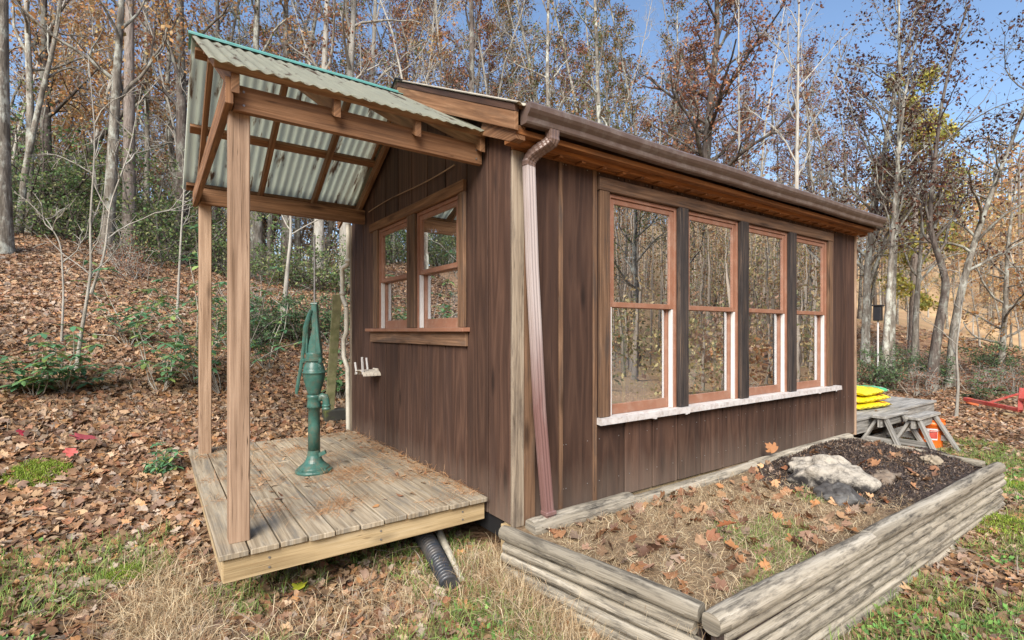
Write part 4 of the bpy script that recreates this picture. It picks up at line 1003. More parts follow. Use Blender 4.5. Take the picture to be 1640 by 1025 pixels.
# above the roof, pale leaning poplars
hero(508, 15.0, [(0, -.3), (6, 4), (14, 7.5), (26, 14)], .16, 120, 'pale leaning trunk above the middle of the porch roof', bark_='barks', b0=.45, nb=12, leafn=2, pal='rust', **mk)
hero(552, 15.5, [(0, -.3), (2, 4), (12, 7.5), (28, 14)], .19, 121, 'thickest pale speckled trunk above the porch roof ridge', bark_='barks', b0=.45, nb=12, leafn=2, pal='rust', **mk)
hero(586, 16.5, [(0, -.3), (0, 4), (12, 7.5), (24, 14)], .15, 122, 'pale trunk right of the thickest speckled trunk', bark_='barks', b0=.45, nb=12, leafn=1, pal='green', **mk)
hero(459, 17.0, [(0, -.3), (0, 4), (-2, 7.5), (2, 15)], .19, 123, 'brown trunk rising above the left half of the porch roof', bark_='barkd', b0=.4, nb=14, leafn=3, pal='orange', **mk)
hero(412, 16.0, [(0, -.3), (-4, 4), (-2, 7.5), (8, 14)], .20, 124, 'mossy grey trunk above the left end of the porch roof', b0=.35, nb=14, leafn=2, pal='mixed', **mk)
hero(345, 17.0, [(0, -.3), (2, 4), (4, 8), (0, 14)], .15, 125, 'dark trunk just behind the corner of the porch roof', bark_='barkd', b0=.3, nb=14, leafn=3, pal='orange', **mk)
hero(752, 17.0, [(0, -.3), (0, 4), (4, 7.5), (0, 15)], .20, 126, 'dark trunk with red leaves above the roof peak', bark_='barkd', b0=.3, nb=16, leafn=2, pal='rust', **mk)
hero(880, 17.0, [(0, -.3), (4, 4), (-4, 7.5), (2, 14)], .13, 127, 'grey tree with scattered green leaves above the gutter corner', b0=.3, nb=18, leafn=1, pal='mixed', **mk)
hero(955, 16.5, [(0, -.3), (8, 4), (2, 7.5), (-8, 14)], .14, 128, 'grey forked tree above the first large window', b0=.25, nb=20, leafn=1, pal='mixed', **mk)
hero(1130, 17.0, [(0, -.3), (-6, 4), (6, 7), (20, 10), (10, 15)], .21, 129, 'broad oak with rusty red leaves above the middle of the gutter', bark_='barkd', b0=.2, nb=26, bl=3.6, leafn=3, pal='rust', k2=8, k3=5)
hero(1183, 16.0, [(0, -.3), (2, 4), (0, 8), (0, 12)], .065, 130, 'slender pale trunk in front of the rusty oak', bark_='barks', b0=.45, nb=10, bl=1.5, leafn=0, **mk)
hero(1272, 13.5, [(0, -.3), (2, 3), (4, 5), (6, 8), (8, 10)], .085, 131, 'tall slim bare tree with upswept twigs above the gutter', bark_='barks', b0=.45, nb=12, bl=3.0, leafn=.25, pal='dark', elev=1.1, k2=5, k3=3)
hero(1385, 15.5, [(0, -.3), (4, 3), (18, 5), (44, 8), (80, 10.5)], 0.12, 132, 'large dark leaved tree leaning right against the blue sky', bark_='bark', b0=.18, nb=30, bl=3.6, leafn=2, pal='dark', elev=.9, k2=7, k3=4, lsize=.095)
hero(1425, 14.0, [(0, -.3), (4, 2.4), (10, 4.5), (16, 7.5), (14, 11.5)], .11, 133, 'pair forming grey trunk just beyond the end of the gutter', bark_='bark', b0=.45, nb=18, bl=2.6, leafn=.5, pal='dark', elev=1.0, k2=6, k3=4, lsize=.085)
hero(1414, 13.6, [(0, -.3), (10, 2.2), (16, 4.0), (30, 7), (50, 9)], .095, 134, 'second grey trunk joined low to the one beyond the gutter end', bark_='bark', b0=.4, nb=16, bl=2.4, leafn=1, pal='dark', elev=1.0, **mk)
hero(1490, 12.5, [(0, -.3), (8, 1.2), (22, 2.2), (26, 2.7), (14, 3.3), (-2, 4.0), (2, 5), (20, 7.5), (60, 9.5)], .115, 135, 'crooked S shaped dark trunk in the middle of the right hand woods', bark_='barkd', b0=.5, nb=18, bl=2.6, leafn=2, pal='dark', elev=.9, lsize=.085, **mk)
hero(1520, 13.0, [(0, -.3), (6, 1.4), (24, 2.8), (50, 4.2), (75, 5.3), (118, 7.0), (150, 9)], .105, 136, 'grey tree arching right with long rising limbs at the right edge', bark_='bark', b0=.35, nb=18, bl=3.2, leafn=1, pal='dark', elev=.8, k2=6, k3=4, lsize=.085)
hero(1462, 15.0, [(0, -.3), (6, 2), (14, 4), (18, 7)], .10, 137, 'thin straight grey trunk left of the crooked dark trunk', b0=.4, nb=12, leafn=1, pal='rust', **mk)
hero(1531, 9.0, [(0, -.1), (4, .6), (0, 1.2), (10, 2.0), (4, 2.8)], .026, 138, 'slim pale sapling standing above the red tow frame', bark_='barks', b0=.4, nb=7, bl=.9, leafn=0, k2=3, k3=2, name='sapling', cat='sapling')
hero(1462, 18.0, [(0, -.3), (4, 4), (2, 7), (0, 10)], .16, 139, 'yellow needled pine beyond the end of the cabin', bark_='barkp', b0=.15, nb=20, bl=1.5, leafn=5, pal='gpine', elev=.1, k2=6, k3=4, lsize=.13, name='pine_tree')
hero(1600, 15.0, [(0, -.3), (10, 2), (14, 4), (36, 7)], .09, 140, 'small brown leaved beech near the right edge', b0=.1, nb=20, bl=2.0, leafn=2, pal='orange', elev=.3, **mk)

# background kinds, copied
K = []
for i, (pal, bk_, ln, nm) in enumerate([('orange', 'bark', 2, 0), ('rust', 'bark', 1, 0), ('mixed', 'bark', 2, 0), ('orange', 'barks', 2, 0), ('rust', 'barkd', 3, 0), ('green', 'bark', 1, 0), ('gold', 'barks', 2, 0), ('rust', 'barks', 0, 0)]):
    K.append(make_tree(300 + i, 15 + 2 * (i % 3), (.12 + .02 * (i % 3)) * (.6 if i == 7 else 1), b0=.22, nb=22 if i < 7 else 30, bl=3.0, k2=6, k3=4, leafn=ln, lsize=.12, pal=pal, bark_=bk_))
desc = ['orange leaved tree', 'rust leaved tree', 'half bare tree', 'pale barked orange leaved tree', 'dark trunked rust leaved tree', 'thinly leaved greenish tree', 'golden leaved tree', 'slender bare pale tree']
rg = np.random.default_rng(5); used = [False] * len(K)
SPOTS = [(4, 'behind the left edge trunk'), (60, 'behind the leaning thin pale tree'), (168, 'behind the pale spotted trunk'), (215, 'behind the straight pine trunk'), (290, 'behind the dark trunk left of the porch roof'),
 (345, 'behind the porch roof corner'), (412, 'behind the mossy grey trunk above the porch roof'), (459, 'behind the brown trunk above the porch roof'), (508, 'behind the leaning pale trunk above the porch roof'), (552, 'behind the thickest speckled trunk'),
 (595, 'right of the thickest speckled trunk'), (660, 'above the right end of the porch roof'), (752, 'behind the dark trunk above the roof peak'), (820, 'between the roof peak and the gutter corner'), (880, 'behind the green flecked tree above the gutter corner'),
 (955, 'behind the grey forked tree above the first window'), (1040, 'above the second large window'), (1130, 'behind the broad rusty oak'), (1190, 'behind the slender trunk beside the rusty oak'), (1272, 'behind the tall slim bare tree above the gutter'),
 (1345, 'behind the far end of the gutter'), (1395, 'just right of the gutter end'), (1430, 'behind the grey twin trunks'), (1470, 'behind the yellow needled pine'), (1510, 'behind the crooked dark trunk'), (1560, 'behind the arching grey tree'),
 (1610, 'behind the small brown beech at the right'), (1665, 'at the right edge of the wood')]
def plant(k, x, y, s, zone, name=None, px=None, d=0):
    if not used[k]: o = K[k]; used[k] = True
    else: o = copy_tree(K[k])
    o.location = (x, y, h1(x, y)); o.rotation_euler.z = rg.uniform(0, 6.28); o.scale = (s, s, s * rg.uniform(.9, 1.1))
    lb_ = f'{desc[k]} {zone}'
    if px is not None and px > -60: lb_ = ('distant ' if d > 27 else 'farther ' if d > 22.5 else '') + desc[k] + ' ' + min(SPOTS, key=lambda q: abs(q[0] - px))[1]
    tag(o, lb_, 'tree', f'{desc[k]}s {zone}'); return o
def wood_row(n_, px0, px1, d0, d1, kinds, s0, s1, zone):
    for i in range(n_):
        px = px0 + (px1 - px0) * (i + rg.uniform(.1, .9)) / n_; d = rg.uniform(d0, d1); p = gpos(px, d)
        plant(int(rg.choice(kinds)), p[0], p[1], rg.uniform(s0, s1), zone, px=px, d=d)
wood_row(22, -60, 340, 17, 26, [0, 3, 0, 1, 6], .7, .95, 'deep in the wood left of the porch')
wood_row(30, 330, 800, 18, 28, [0, 1, 2, 3, 4, 5], .65, .9, 'in the wood above the porch roof')
wood_row(20, 780, 1120, 18, 27, [2, 5, 2, 1, 4], .6, .78, 'in the wood above the cabin roof')
wood_row(13, 1050, 1380, 20, 30, [1, 4, 2, 4], .5, .72, 'behind the far end of the cabin roof')
wood_row(20, 1370, 1720, 20, 38, [1, 2, 3, 6, 5], .28, .45, 'in the open wood right of the cabin')
wood_row(16, 330, 820, 15, 24, [7], .6, .85, 'in the wood above the porch roof')
wood_row(12, -60, 340, 15, 24, [7], .6, .85, 'deep in the wood left of the porch')
wood_row(12, 800, 1380, 16, 24, [7], .5, .75, 'in the wood above the cabin roof')
wood_row(26, -100, 820, 27, 40, [0, 6, 3, 0], .8, 1.1, 'far back on the wooded rise')
# trees across the clearing, mirrored in the window glass
for i in range(16):
    a = rg.uniform(-75, 8); d = rg.uniform(11, 30); x = 1.5 + d * math.cos(math.radians(a)); y = -3 + d * math.sin(math.radians(a))
    if y > -3.5: continue
    plant(int(rg.choice([2, 3, 6, 1, 5])), x, y, rg.uniform(.5, .8), 'across the clearing, mirrored in the windows')
for i in range(8):
    a = rg.uniform(125, 200); d = rg.uniform(9, 20); plant(int(rg.choice([0, 2, 3])), -2 + d * math.cos(math.radians(a)), d * math.sin(math.radians(a)), rg.uniform(.6, .9), 'on the bank beyond the left edge')
wood_row(9, -700, -100, 12, 22, [0, 2, 1], .6, .9, 'on the bank beyond the left edge')
for k, u in enumerate(used):
    if not u: plant(k, *gpos(600 + 40 * k, 30)[:2], .8, 'in the wood above the porch roof')

# ------------------------------------------------------------------ shrubs
def make_shrub(seed, w_, h_, nst, pal, size, n_leaf, name='shrub', shape='leaf', flat_=.0, bark_='barkd'):
    rg_ = np.random.default_rng(seed); T = TM(); LP = []
    for s_ in range(nst):
        az = rg_.uniform(0, 6.28); el = rg_.uniform(.5, 1.4); L = h_ * rg_.uniform(.6, 1.1)
        Q = wpath(rg_, (rg_.normal() * w_ * .12, rg_.normal() * w_ * .12, -.1), (math.cos(az) * math.cos(el) * w_ / h_, math.sin(az) * math.cos(el) * w_ / h_, math.sin(el)), L, 8, .18, .02)
        T.tube(Q, (.006 + .008 * h_) * np.linspace(1, .3, 8), 5)
        for b in range(7):
            q = Q[rg_.integers(2, 8)]; az2 = rg_.uniform(0, 6.28)
            Q2 = wpath(rg_, q, (math.cos(az2), math.sin(az2), rg_.uniform(-.2, .5)), w_ * rg_.uniform(.15, .4), 5, .2); T.tube(Q2, .004 * np.linspace(1, .5, 5), 3)
            for e in range(3):
                q3 = Q2[rg_.integers(1, 5)]; Q3 = wpath(rg_, q3, rg_.normal(size=3) * np.array([1, 1, .4]), w_ * .13, 3, .1); T.tube(Q3, .003 * np.ones(3), 3); LP.append(Q3[1:])
    LP = np.concatenate(LP); LP = np.repeat(LP, n_leaf, 0); LP = LP + rg_.normal(size=LP.shape) * size * .55
    root = empty(name); npmesh('stems', np.concatenate(T.V), np.concatenate(T.F), None, M[bark_], root)
    V, Fq, c = leaves(LP, size, rg_, PAL[pal], shape=shape, tipdown=.1); npmesh('foliage', V, Fq, c, M['leaf'], root)
    return root
SH = [make_shrub(41, 2.4, 2.6, 16, 'ever', .075, 3, 'evergreen_shrub'), make_shrub(42, 2.0, 1.5, 12, 'ever', .065, 3, 'evergreen_shrub')]
su = [False, False]
sp_ = [(30, 12.5, 1.15, 0), (95, 12.8, 1.25, 0), (150, 13.2, 1.3, 0), (215, 14.5, 1.15, 0), (262, 13.0, 1.15, 0), (320, 14, 1.0, 0), (-30, 12, 1.1, 0), (60, 15.5, 1.5, 0), (185, 16.5, 1.5, 0), (300, 17, 1.4, 0), (375, 13.5, 1.0, 1), (440, 13.0, 1.1, 1), (500, 13, 1.1, 1), (550, 13.5, 1.1, 1), (120, 11.3, 1.0, 1), (20, 10.8, .9, 1), (245, 11.0, .9, 1), (-150, 10, 1.0, 1), (-300, 9, 1.0, 1), (-480, 8.5, 1.1, 1), (-220, 12, 1.6, 0), (-420, 12, 1.6, 0)]
for i, (px, d, s, k) in enumerate(sp_):
    o = SH[k] if not su[k] else copy_tree(SH[k]); su[k] = True
    o.location = gpos(px, d); o.rotation_euler.z = i * 1.7; o.scale = (s, s, s)
    z_ = 'in the thicket left of the porch' if px < 340 else 'seen through the porch above the leafy bank'
    if px < -60: z_ = 'on the bank beyond the left edge'
    sp_txt = {30: 'between the thick left edge trunk and the leaning thin tree', 95: 'under the leaning thin pale tree', 150: 'directly left of the pale spotted trunk', 215: 'behind the straight brown pine trunk', 262: 'right of the straight pine trunk', 320: 'closest to the porch roof edge',
      60: 'farther back behind the left edge trunks', 185: 'farther back behind the pale spotted trunk', 300: 'farther back beside the dark rough trunk', 120: 'at the foot of the thicket left of the spotted trunk', 20: 'at the foot of the left edge trunk', 245: 'at the foot of the straight pine trunk',
      375: 'just behind the front porch post', 440: 'left of the pump rod at the top of the bank', 500: 'behind the pump rod at the top of the bank', 550: 'beside the back corner of the cabin'}.get(px, z_)
    tag(o, ('tall' if k == 0 else 'low') + ' dark green evergreen bush ' + sp_txt, 'bush', 'evergreen bushes ' + z_)
def whorl_plant(px, depth, s, seed, label, pal='laurel', n_=9, size=.10):
    """broad-leaved plant: leaves in whorls at the stem tips"""
    rg_ = np.random.default_rng(seed); T = TM(); P_ = []; D_ = []
    for i in range(n_):
        az = rg_.uniform(0, 6.28); Q = wpath(rg_, (0, 0, -.05), (math.cos(az) * .5, math.sin(az) * .5, 1), s * rg_.uniform(.5, 1.1), 6, .22, .0); T.tube(Q, .006 * np.linspace(1, .5, 6), 5)
        for q in (Q[-1], Q[-2], Q[-3], Q[-4]):
            m = rg_.integers(5, 9)
            for j in range(m):
                a = j / m * 6.28 + rg_.uniform(-.3, .3); D_.append((math.cos(a), math.sin(a), rg_.uniform(-.45, .25))); P_.append(q)
    P_ = np.array(P_); D_ = np.array(D_); D_ /= np.linalg.norm(D_, axis=1)[:, None]
    L = size * rg_.uniform(.7, 1.25, len(P_))[:, None]; S_ = np.cross(D_, [0, 0, 1]); S_ /= np.linalg.norm(S_, axis=1)[:, None]; up = np.cross(S_, D_)
    W = L * .19
    V = np.stack([P_, P_ + D_ * L * .35 + S_ * W + up * L * .04, P_ + D_ * L * .75 + S_ * W * .8, P_ + D_ * L - up * L * .1, P_ + D_ * L * .75 - S_ * W * .8, P_ + D_ * L * .35 - S_ * W + up * L * .04], 1).reshape(-1, 3)
    colr = np.clip(PAL[pal][rg_.integers(0, len(PAL[pal]), len(P_))] * rg_.uniform(.7, 1.3, (len(P_), 1)), 0, 1)
    r = empty('broadleaf_shrub', gpos(px, depth)); npmesh('stems', np.concatenate(T.V), np.concatenate(T.F), None, M['barks'], r)
    npmesh('foliage', V, np.arange(len(V)).reshape(-1, 6), colr, M['leaf'], r); tag(r, label, 'shrub'); return r
for a in [(356, 6.0, 1.9, 1, 'bright green laurel shrub right behind the back porch post'), (312, 6.1, 1.75, 2, 'bluish green laurel shrub left of the back porch post'),
          (255, 5.7, 1.25, 3, 'low laurel shrub on the bank left of the porch'), (205, 6.6, 1.2, 4, 'small laurel shrub uphill from the pale sapling foot'),
          (105, 5.2, .8, 5, 'low fern like green shrub at the foot of the forked sapling'), (55, 5.0, .7, 6, 'lowest green shrub near the left edge'),
          (430, 7.0, 1.3, 7, 'green shrub seen between the front post and the pump'), (415, 8.2, 1.1, 8, 'green shrub higher on the bank left of the pump'),
          (545, 6.6, .9, 9, 'green shrub beside the white drain pipe'), (250, 4.3, .3, 10, 'little yellow green seedling in the fallen leaves left of the porch'),
          (1570, 11.0, .8, 11, 'green shrub beyond the platform near the tow frame'), (1510, 12.5, .9, 12, 'yellow green shrub at the foot of the crooked trunk'), (1620, 12.0, .8, 13, 'green bush at the right edge of the wood')]:
    whorl_plant(a[0], a[1], a[2], a[3], a[4], n_=9, size=.12 if a[1] > 4.5 else .06, pal='laurel' if a[0] < 1500 else 'pine')
fine = [(400, 7.6, .9, 'fine twigged green bush behind the front porch post'), (470, 8.4, .9, 'fine leaved green bush above and left of the pump'), (530, 8.8, 1.0, 'fine leaved green bush above and right of the pump'), (1395, 12.5, 1.0, 'hazy green bush beyond the far cabin corner'), (1450, 13.5, 1.0, 'low green bush under the grey twin trunks'), (1600, 15, 1.2, 'low green bush at the foot of the far hillside')]
fo = make_shrub(61, 1.5, 1.2, 12, 'pine', .05, 5, 'leafy_bush')
for i, (px, d, s, lb_) in enumerate(fine):
    o = fo if i == 0 else copy_tree(fo); o.location = gpos(px, d); o.scale = (s, s, s); o.rotation_euler.z = i; tag(o, lb_, 'bush')
# bare brush on the banks
br_ = make_shrub(71, 1.2, 1.1, 12, 'rust', .06, 1, 'bare_brush', bark_='barks')
for i in range(22):
    px = [rg.uniform(1400, 1660), rg.uniform(180, 330), rg.uniform(400, 560)][i % 3 if i < 6 else 0]; d = rg.uniform(11, 17) if px > 1000 else rg.uniform(6, 10)
    o = br_ if i == 0 else copy_tree(br_); s = rg.uniform(.4, .8); o.location = gpos(px, d); o.scale = (s, s, s * 1.2); o.rotation_euler.z = rg.uniform(0, 6)
    z_ = 'on the bank right of the cabin' if px > 1000 else 'on the leafy bank beside the porch'; tag(o, 'bare twiggy brush with rusty leaves ' + (z_ if px < 1000 else ('low down ' if d < 13 else 'higher up ') + min(SPOTS, key=lambda q: abs(q[0] - px))[1]), 'brush', 'bare brush ' + z_)

# ------------------------------------------------------------------ far wood on the hills (too many to count)
rg = np.random.default_rng(12)
n_ = 3900; az = rg.uniform(0, 6.28, n_); R_ = 42 + 110 * rg.random(n_) ** 1.1;  X_ = R_ * np.cos(az); Y_ = R_ * np.sin(az); Z_ = H(X_, Y_); Ht = rg.uniform(7, 13, n_)
keep = ~((X_ < -20) & (Y_ < -10)); X_, Y_, Z_, Ht, R_ = X_[keep], Y_[keep], Z_[keep], Ht[keep], R_[keep]; n_ = len(X_)
th = np.arange(3) / 3 * 6.28; rr = rg.uniform(.07, .16, n_)
b = np.stack([X_[:, None] + rr[:, None] * np.cos(th), Y_[:, None] + rr[:, None] * np.sin(th), (Z_ - .5)[:, None] + 0 * th], -1)
lx_ = rg.normal(size=(n_, 1)) * .5; tp_ = np.stack([X_[:, None] + lx_ + .3 * rr[:, None] * np.cos(th), Y_[:, None] + .3 * rr[:, None] * np.sin(th), (Z_ + Ht)[:, None] + 0 * th], -1)
V = np.concatenate([b, tp_], 1).reshape(-1, 3); q = np.array([[0, 1, 4, 3], [1, 2, 5, 4], [2, 0, 3, 5]])
Fq = (np.arange(n_)[:, None, None] * 6 + q[None]).reshape(-1, 4); cT = np.repeat(np.array([[.30, .25, .20]]) * rg.uniform(.5, 1.5, (n_, 1)), 3, 0)
kk = 100; m = n_ * kk; hh_ = rg.random(m) ** .8; P_ = np.stack([np.repeat(X_, kk), np.repeat(Y_, kk), np.repeat(Z_, kk) + np.repeat(Ht, kk) * (.12 + .9 * hh_)], -1)
spr = (1.7 * np.sqrt(np.clip(1.1 - hh_, .05, 1)))[:, None] * np.repeat(Ht, kk)[:, None] / 10
P_[:, :2] += rg.normal(size=(m, 2)) * spr
pal = np.array([(.42, .27, .15), (.50, .33, .18), (.35, .20, .11), (.52, .40, .20), (.30, .19, .13), (.40, .34, .15), (.20, .20, .09), (.45, .22, .09)])
kind_ = rg.integers(0, len(pal), n_); V2, F2, c2 = leaves(P_, .34, rg, pal); c2 = np.clip(pal[np.repeat(kind_, kk)] * rg.uniform(.6, 1.35, (m, 1)), 0, 1)
tag(npmesh('far_wood', np.concatenate([V, V2]), np.concatenate([Fq, F2 + len(V)]), np.concatenate([cT, c2]), M['leaf']), 'hazy tan and gold woods on the far hillsides', 'wood', kind='stuff')

n_ = 620; az = rg.uniform(-1.45, -.06, n_); R_ = 8.5 + 38 * rg.random(n_) ** .8; X_ = R_ * np.cos(az); Y_ = R_ * np.sin(az) - 2; Z_ = H(X_, Y_); Ht = np.where(R_ < 17, rg.uniform(1.2, 3.2, n_), rg.uniform(4.5, 7.8, n_))
kk = 160; m = n_ * kk; hh_ = rg.random(m) ** .8; P_ = np.stack([np.repeat(X_, kk), np.repeat(Y_, kk), np.repeat(Z_, kk) + np.repeat(Ht, kk) * (.03 + .97 * hh_)], -1)
P_[:, :2] += rg.normal(size=(m, 2)) * (np.repeat(np.where(R_ < 17, .6, 1.3), kk) * np.sqrt(np.clip(1.1 - hh_, .05, 1)))[:, None]
rr = rg.uniform(.05, .13, n_); lx_ = rg.normal(size=(n_, 1)) * .5
b = np.stack([X_[:, None] + rr[:, None] * np.cos(th), Y_[:, None] + rr[:, None] * np.sin(th), (Z_ - .5)[:, None] + 0 * th], -1)
tp_ = np.stack([X_[:, None] + lx_ + .3 * rr[:, None] * np.cos(th), Y_[:, None] + .3 * rr[:, None] * np.sin(th), (Z_ + Ht)[:, None] + 0 * th], -1)
V = np.concatenate([b, tp_], 1).reshape(-1, 3); Fq = (np.arange(n_)[:, None, None] * 6 + q[None]).reshape(-1, 4); cT = np.repeat(np.array([[.42, .36, .29]]) * rg.uniform(.5, 1.5, (n_, 1)), 3, 0)
V2, F2, c2 = leaves(P_, .12, rg, pal); c2 = np.clip(pal[np.repeat(rg.integers(0, len(pal), n_), kk)] * 1.15 * rg.uniform(.6, 1.35, (m, 1)), 0, 1)
tag(npmesh('clearing_wood', np.concatenate([V, V2]), np.concatenate([Fq, F2 + len(V)]), np.concatenate([cT, c2]), M['leaf']), 'golden thin wood across the clearing, seen as reflection in the windows', 'wood', kind='stuff')

# ------------------------------------------------------------------ leaf litter
def lobed(kind):
    if kind == 'oak':
        a = [(0, 0), (.10, .06), (.16, .20), (.30, .22), (.20, .34), (.36, .46), (.20, .52), (.34, .70), (.15, .74), (.12, .90), (0, 1.0)]
    elif kind == 'maple':
        a = [(0, 0), (.22, .02), (.40, .10), (.34, .24), (.52, .40), (.50, .58), (.30, .50), (.24, .60), (.26, .78), (.12, .76), (0, 1.0)]
    else:
        a = [(0, 0), (.14, .15), (.24, .38), (.23, .60), (.13, .82), (0, 1.0)]
    return a + [(-x, y) for x, y in a[-2:0:-1]]
def litter(X_, Y_, Zf, size, kind, rg, pal, name, label, tilt=.35, mat='dryleaf', lift=.01, curl=1.0, patchy=True):
    o_ = np.array(lobed(kind)); o_ = np.concatenate([[(0, .5)], o_]); nv = len(o_); n_ = len(X_)
    o_ = o_ - np.array([0, .5])
    s_ = (size if np.ndim(size) else np.full(n_, size)) * rg.uniform(.65, 1.3, n_)
    cu = rg.uniform(-.2, 1.1, (n_, 1)) * curl; cv = rg.uniform(-.5, .9, (n_, 1)) * curl; tw = rg.uniform(-.8, .8, (n_, 1)) * curl
    x = o_[None, :, 0] * (1 - .25 * np.abs(cu)); y = o_[None, :, 1] * np.ones((n_, 1))
    z = cu * x ** 2 * 1.6 + cv * y ** 2 * .7 + tw * x * y + .05 * rg.normal(size=(n_, nv)) * (np.abs(o_[None, :, 0]) + .2)
    z = z - z.min(1, keepdims=True) * .6
    P = np.stack([x, y, z], -1) * s_[:, None, None]
    ya = rg.uniform(0, 6.28, n_); tx = rg.normal(size=n_) * tilt; ty = rg.normal(size=n_) * tilt
    cx_, sx_ = np.cos(tx)[:, None], np.sin(tx)[:, None]; y1 = P[..., 1] * cx_ - P[..., 2] * sx_; z1 = P[..., 1] * sx_ + P[..., 2] * cx_
    cy_, sy_ = np.cos(ty)[:, None], np.sin(ty)[:, None]; x2 = P[..., 0] * cy_ + z1 * sy_; z2 = -P[..., 0] * sy_ + z1 * cy_
    ca, sa = np.cos(ya)[:, None], np.sin(ya)[:, None]; x3 = x2 * ca - y1 * sa; y3 = x2 * sa + y1 * ca
    # follow the slope
    e = .05; gx_ = (Zf(X_ + e, Y_) - Zf(X_ - e, Y_)) / (2 * e); gy_ = (Zf(X_, Y_ + e) - Zf(X_, Y_ - e)) / (2 * e)
    Z0 = Zf(X_, Y_) + lift * rg.random(n_)
    V = np.stack([X_[:, None] + x3, Y_[:, None] + y3, Z0[:, None] + z2 + gx_[:, None] * x3 + gy_[:, None] * y3], -1).reshape(-1, 3)
    t_ = np.array([(0, i, i + 1 if i + 1 < nv else 1) for i in range(1, nv)])
    Fq = (np.arange(n_)[:, None, None] * nv + t_[None]).reshape(-1, 3)
    c = pal[rg.integers(0, len(pal), n_)] * rg.uniform(.6, 1.3, (n_, 1)) * (1 + .22 * nz(X_, Y_, 1.3, 6) + .12 * nz(X_, Y_, 5, 2))[:, None]; c = np.repeat(np.clip(c, 0, 1), len(t_), 0)
    return npmesh(name, V, Fq, c, M[mat])
BR = np.array([(.38, .235, .14), (.43, .29, .18), (.31, .18, .10), (.25, .14, .085), (.48, .35, .24), (.35, .20, .11), (.41, .22, .10), (.29, .20, .15), (.19, .115, .08), (.46, .31, .18), (.38, .31, .25), (.33, .16, .09), (.24, .17, .11)]) * np.array([.92, .90, .86])
def free(X_, Y_):      # not under the cabin, deck, bed or platform
    return ~(((X_ > -.03) & (X_ < 5.15) & (Y_ > -.03) & (Y_ < 3.15)) | ((X_ > -1.55) & (X_ < .1) & (Y_ > .9) & (Y_ < 2.9)) | ((X_ > -.02) & (X_ < 4.62) & (Y_ > -1.40) & (Y_ < .1)))
def region(n_, dmin, dmax, rg, pxa=-80, pxb=1720):
    d = dmin + (dmax - dmin) * rg.random(n_) ** .75; px = rg.uniform(pxa, pxb, n_); r = (px - CX) / F
    return CAM[0] + d * (FW[0] + r * RT[0]), CAM[1] + d * (FW[1] + r * RT[1]), d
rg = np.random.default_rng(21)
def litter_set(n_, d0, d1, size, kinds, tag_, wmask=True, pxs=(-80, 1720)):
    X_, Y_, d = region(n_, d0, d1, rg, *pxs); k_ = free(X_, Y_)
    if wmask:     # thinner over the grassy flat in front and to the right
        g = np.clip((.9 - Y_) / .8, 0, 1) * .42 * np.clip(.65 + .6 * nz(X_, Y_, 1.7, 3), .15, 1.25)
        k_ &= rg.random(n_) > g
    X_, Y_ = X_[k_], Y_[k_]
    for i, kd in enumerate(kinds):
        o = litter(X_[i::len(kinds)], Y_[i::len(kinds)], H, size, kd, rg, BR, 'leaf_litter', '', lift=.03)
        tag(o, f'brown fallen leaves covering the ground {tag_}', 'fallen leaves', kind='stuff')
litter_set(38000, 1.4, 5.5, .072, ['oak', 'maple', 'oval'], 'near the camera')
litter_set(105000, 4.5, 13, .078, ['oval', 'maple'], 'on the banks', pxs=(-80, 620))
litter_set(56000, 5.0, 18, .09, ['oval'], 'beyond the cabin', pxs=(1330, 1740))
litter_set(14000, 12, 26, .20, ['oval'], 'deep in the wood', wmask=False)
# leaves lying in the raised bed, on the deck, on the mulch
nB = 420; X_ = rg.uniform(.15, 4.3, nB); Y_ = rg.uniform(-1.22, -.15, nB); k_ = rg.random(nB) < np.where(X_ > 2.6, .35, .8)
tag(litter(X_[k_], Y_[k_], lambda a, b: np.maximum(bedz(a, b), mulz(a, b)) + .012, .082, 'maple', rg, BR * np.array([1, .9, .85]), 'bed_leaves', '', tilt=.5), 'rusty leaves lying in the raised bed', 'fallen leaves', kind='stuff')
nB = 130; X_ = rg.uniform(-1.5, -.05, nB); Y_ = 3.0 - 2.6 * rg.random(nB) ** 2.2; X_[:34] = -.04 - .14 * rg.random(34) ; Y_[:34] = rg.uniform(.6, 3, 34)
tag(litter(X_, Y_, lambda a, b: np.full(np.shape(a), .094), .055, 'oval', rg, BR, 'deck_leaves', '', tilt=.15, lift=.004), 'small brown leaves scattered on the porch deck', 'fallen leaves', kind='stuff')
nB = 34; X_ = rg.uniform(5.2, 8.1, nB); Y_ = rg.uniform(.1, 1.8, nB)
tag(litter(X_, Y_, lambda a, b: np.full(np.shape(a), .104), .08, 'oval', rg, BR, 'platform_leaves', '', tilt=.15), 'brown leaves lying on the grey platform', 'fallen leaves', kind='stuff')

# single leaves that stand out
def one_leaf(px, py, depth, size, colr, label, kind='maple', z=None, tilt=.25, seed=1):
    x, y, zz = at(px, py, depth); rg_ = np.random.default_rng(seed)
    o = litter(np.array([x]), np.array([y]), lambda a, b: np.full(np.shape(a), zz), size, kind, rg_, np.array([colr]), 'fallen_leaf', '', tilt=tilt, lift=0, curl=.5); return tag(o, label, 'leaf')
one_leaf(513, 903, 3.20, .11, (.75, .62, .05), 'bright yellow leaf lying just below the deck edge', seed=2)
one_leaf(481, 938, 2.88, .12, (.62, .66, .06), 'yellow green maple leaf in the grass in front of the deck', seed=12, tilt=.1)
one_leaf(1510, 742, 4.75, .16, (.46, .26, .19), 'pale pink brown oak leaf lying on the black mulch', 'oak', seed=3, tilt=.1)
one_leaf(133, 703, 4.3, .16, (.50, .10, .12), 'crimson leaf on the leafy ground left of the deck', seed=4)
one_leaf(36, 694, 4.4, .10, (.60, .06, .10), 'small bright red leaf near the left edge', seed=6)
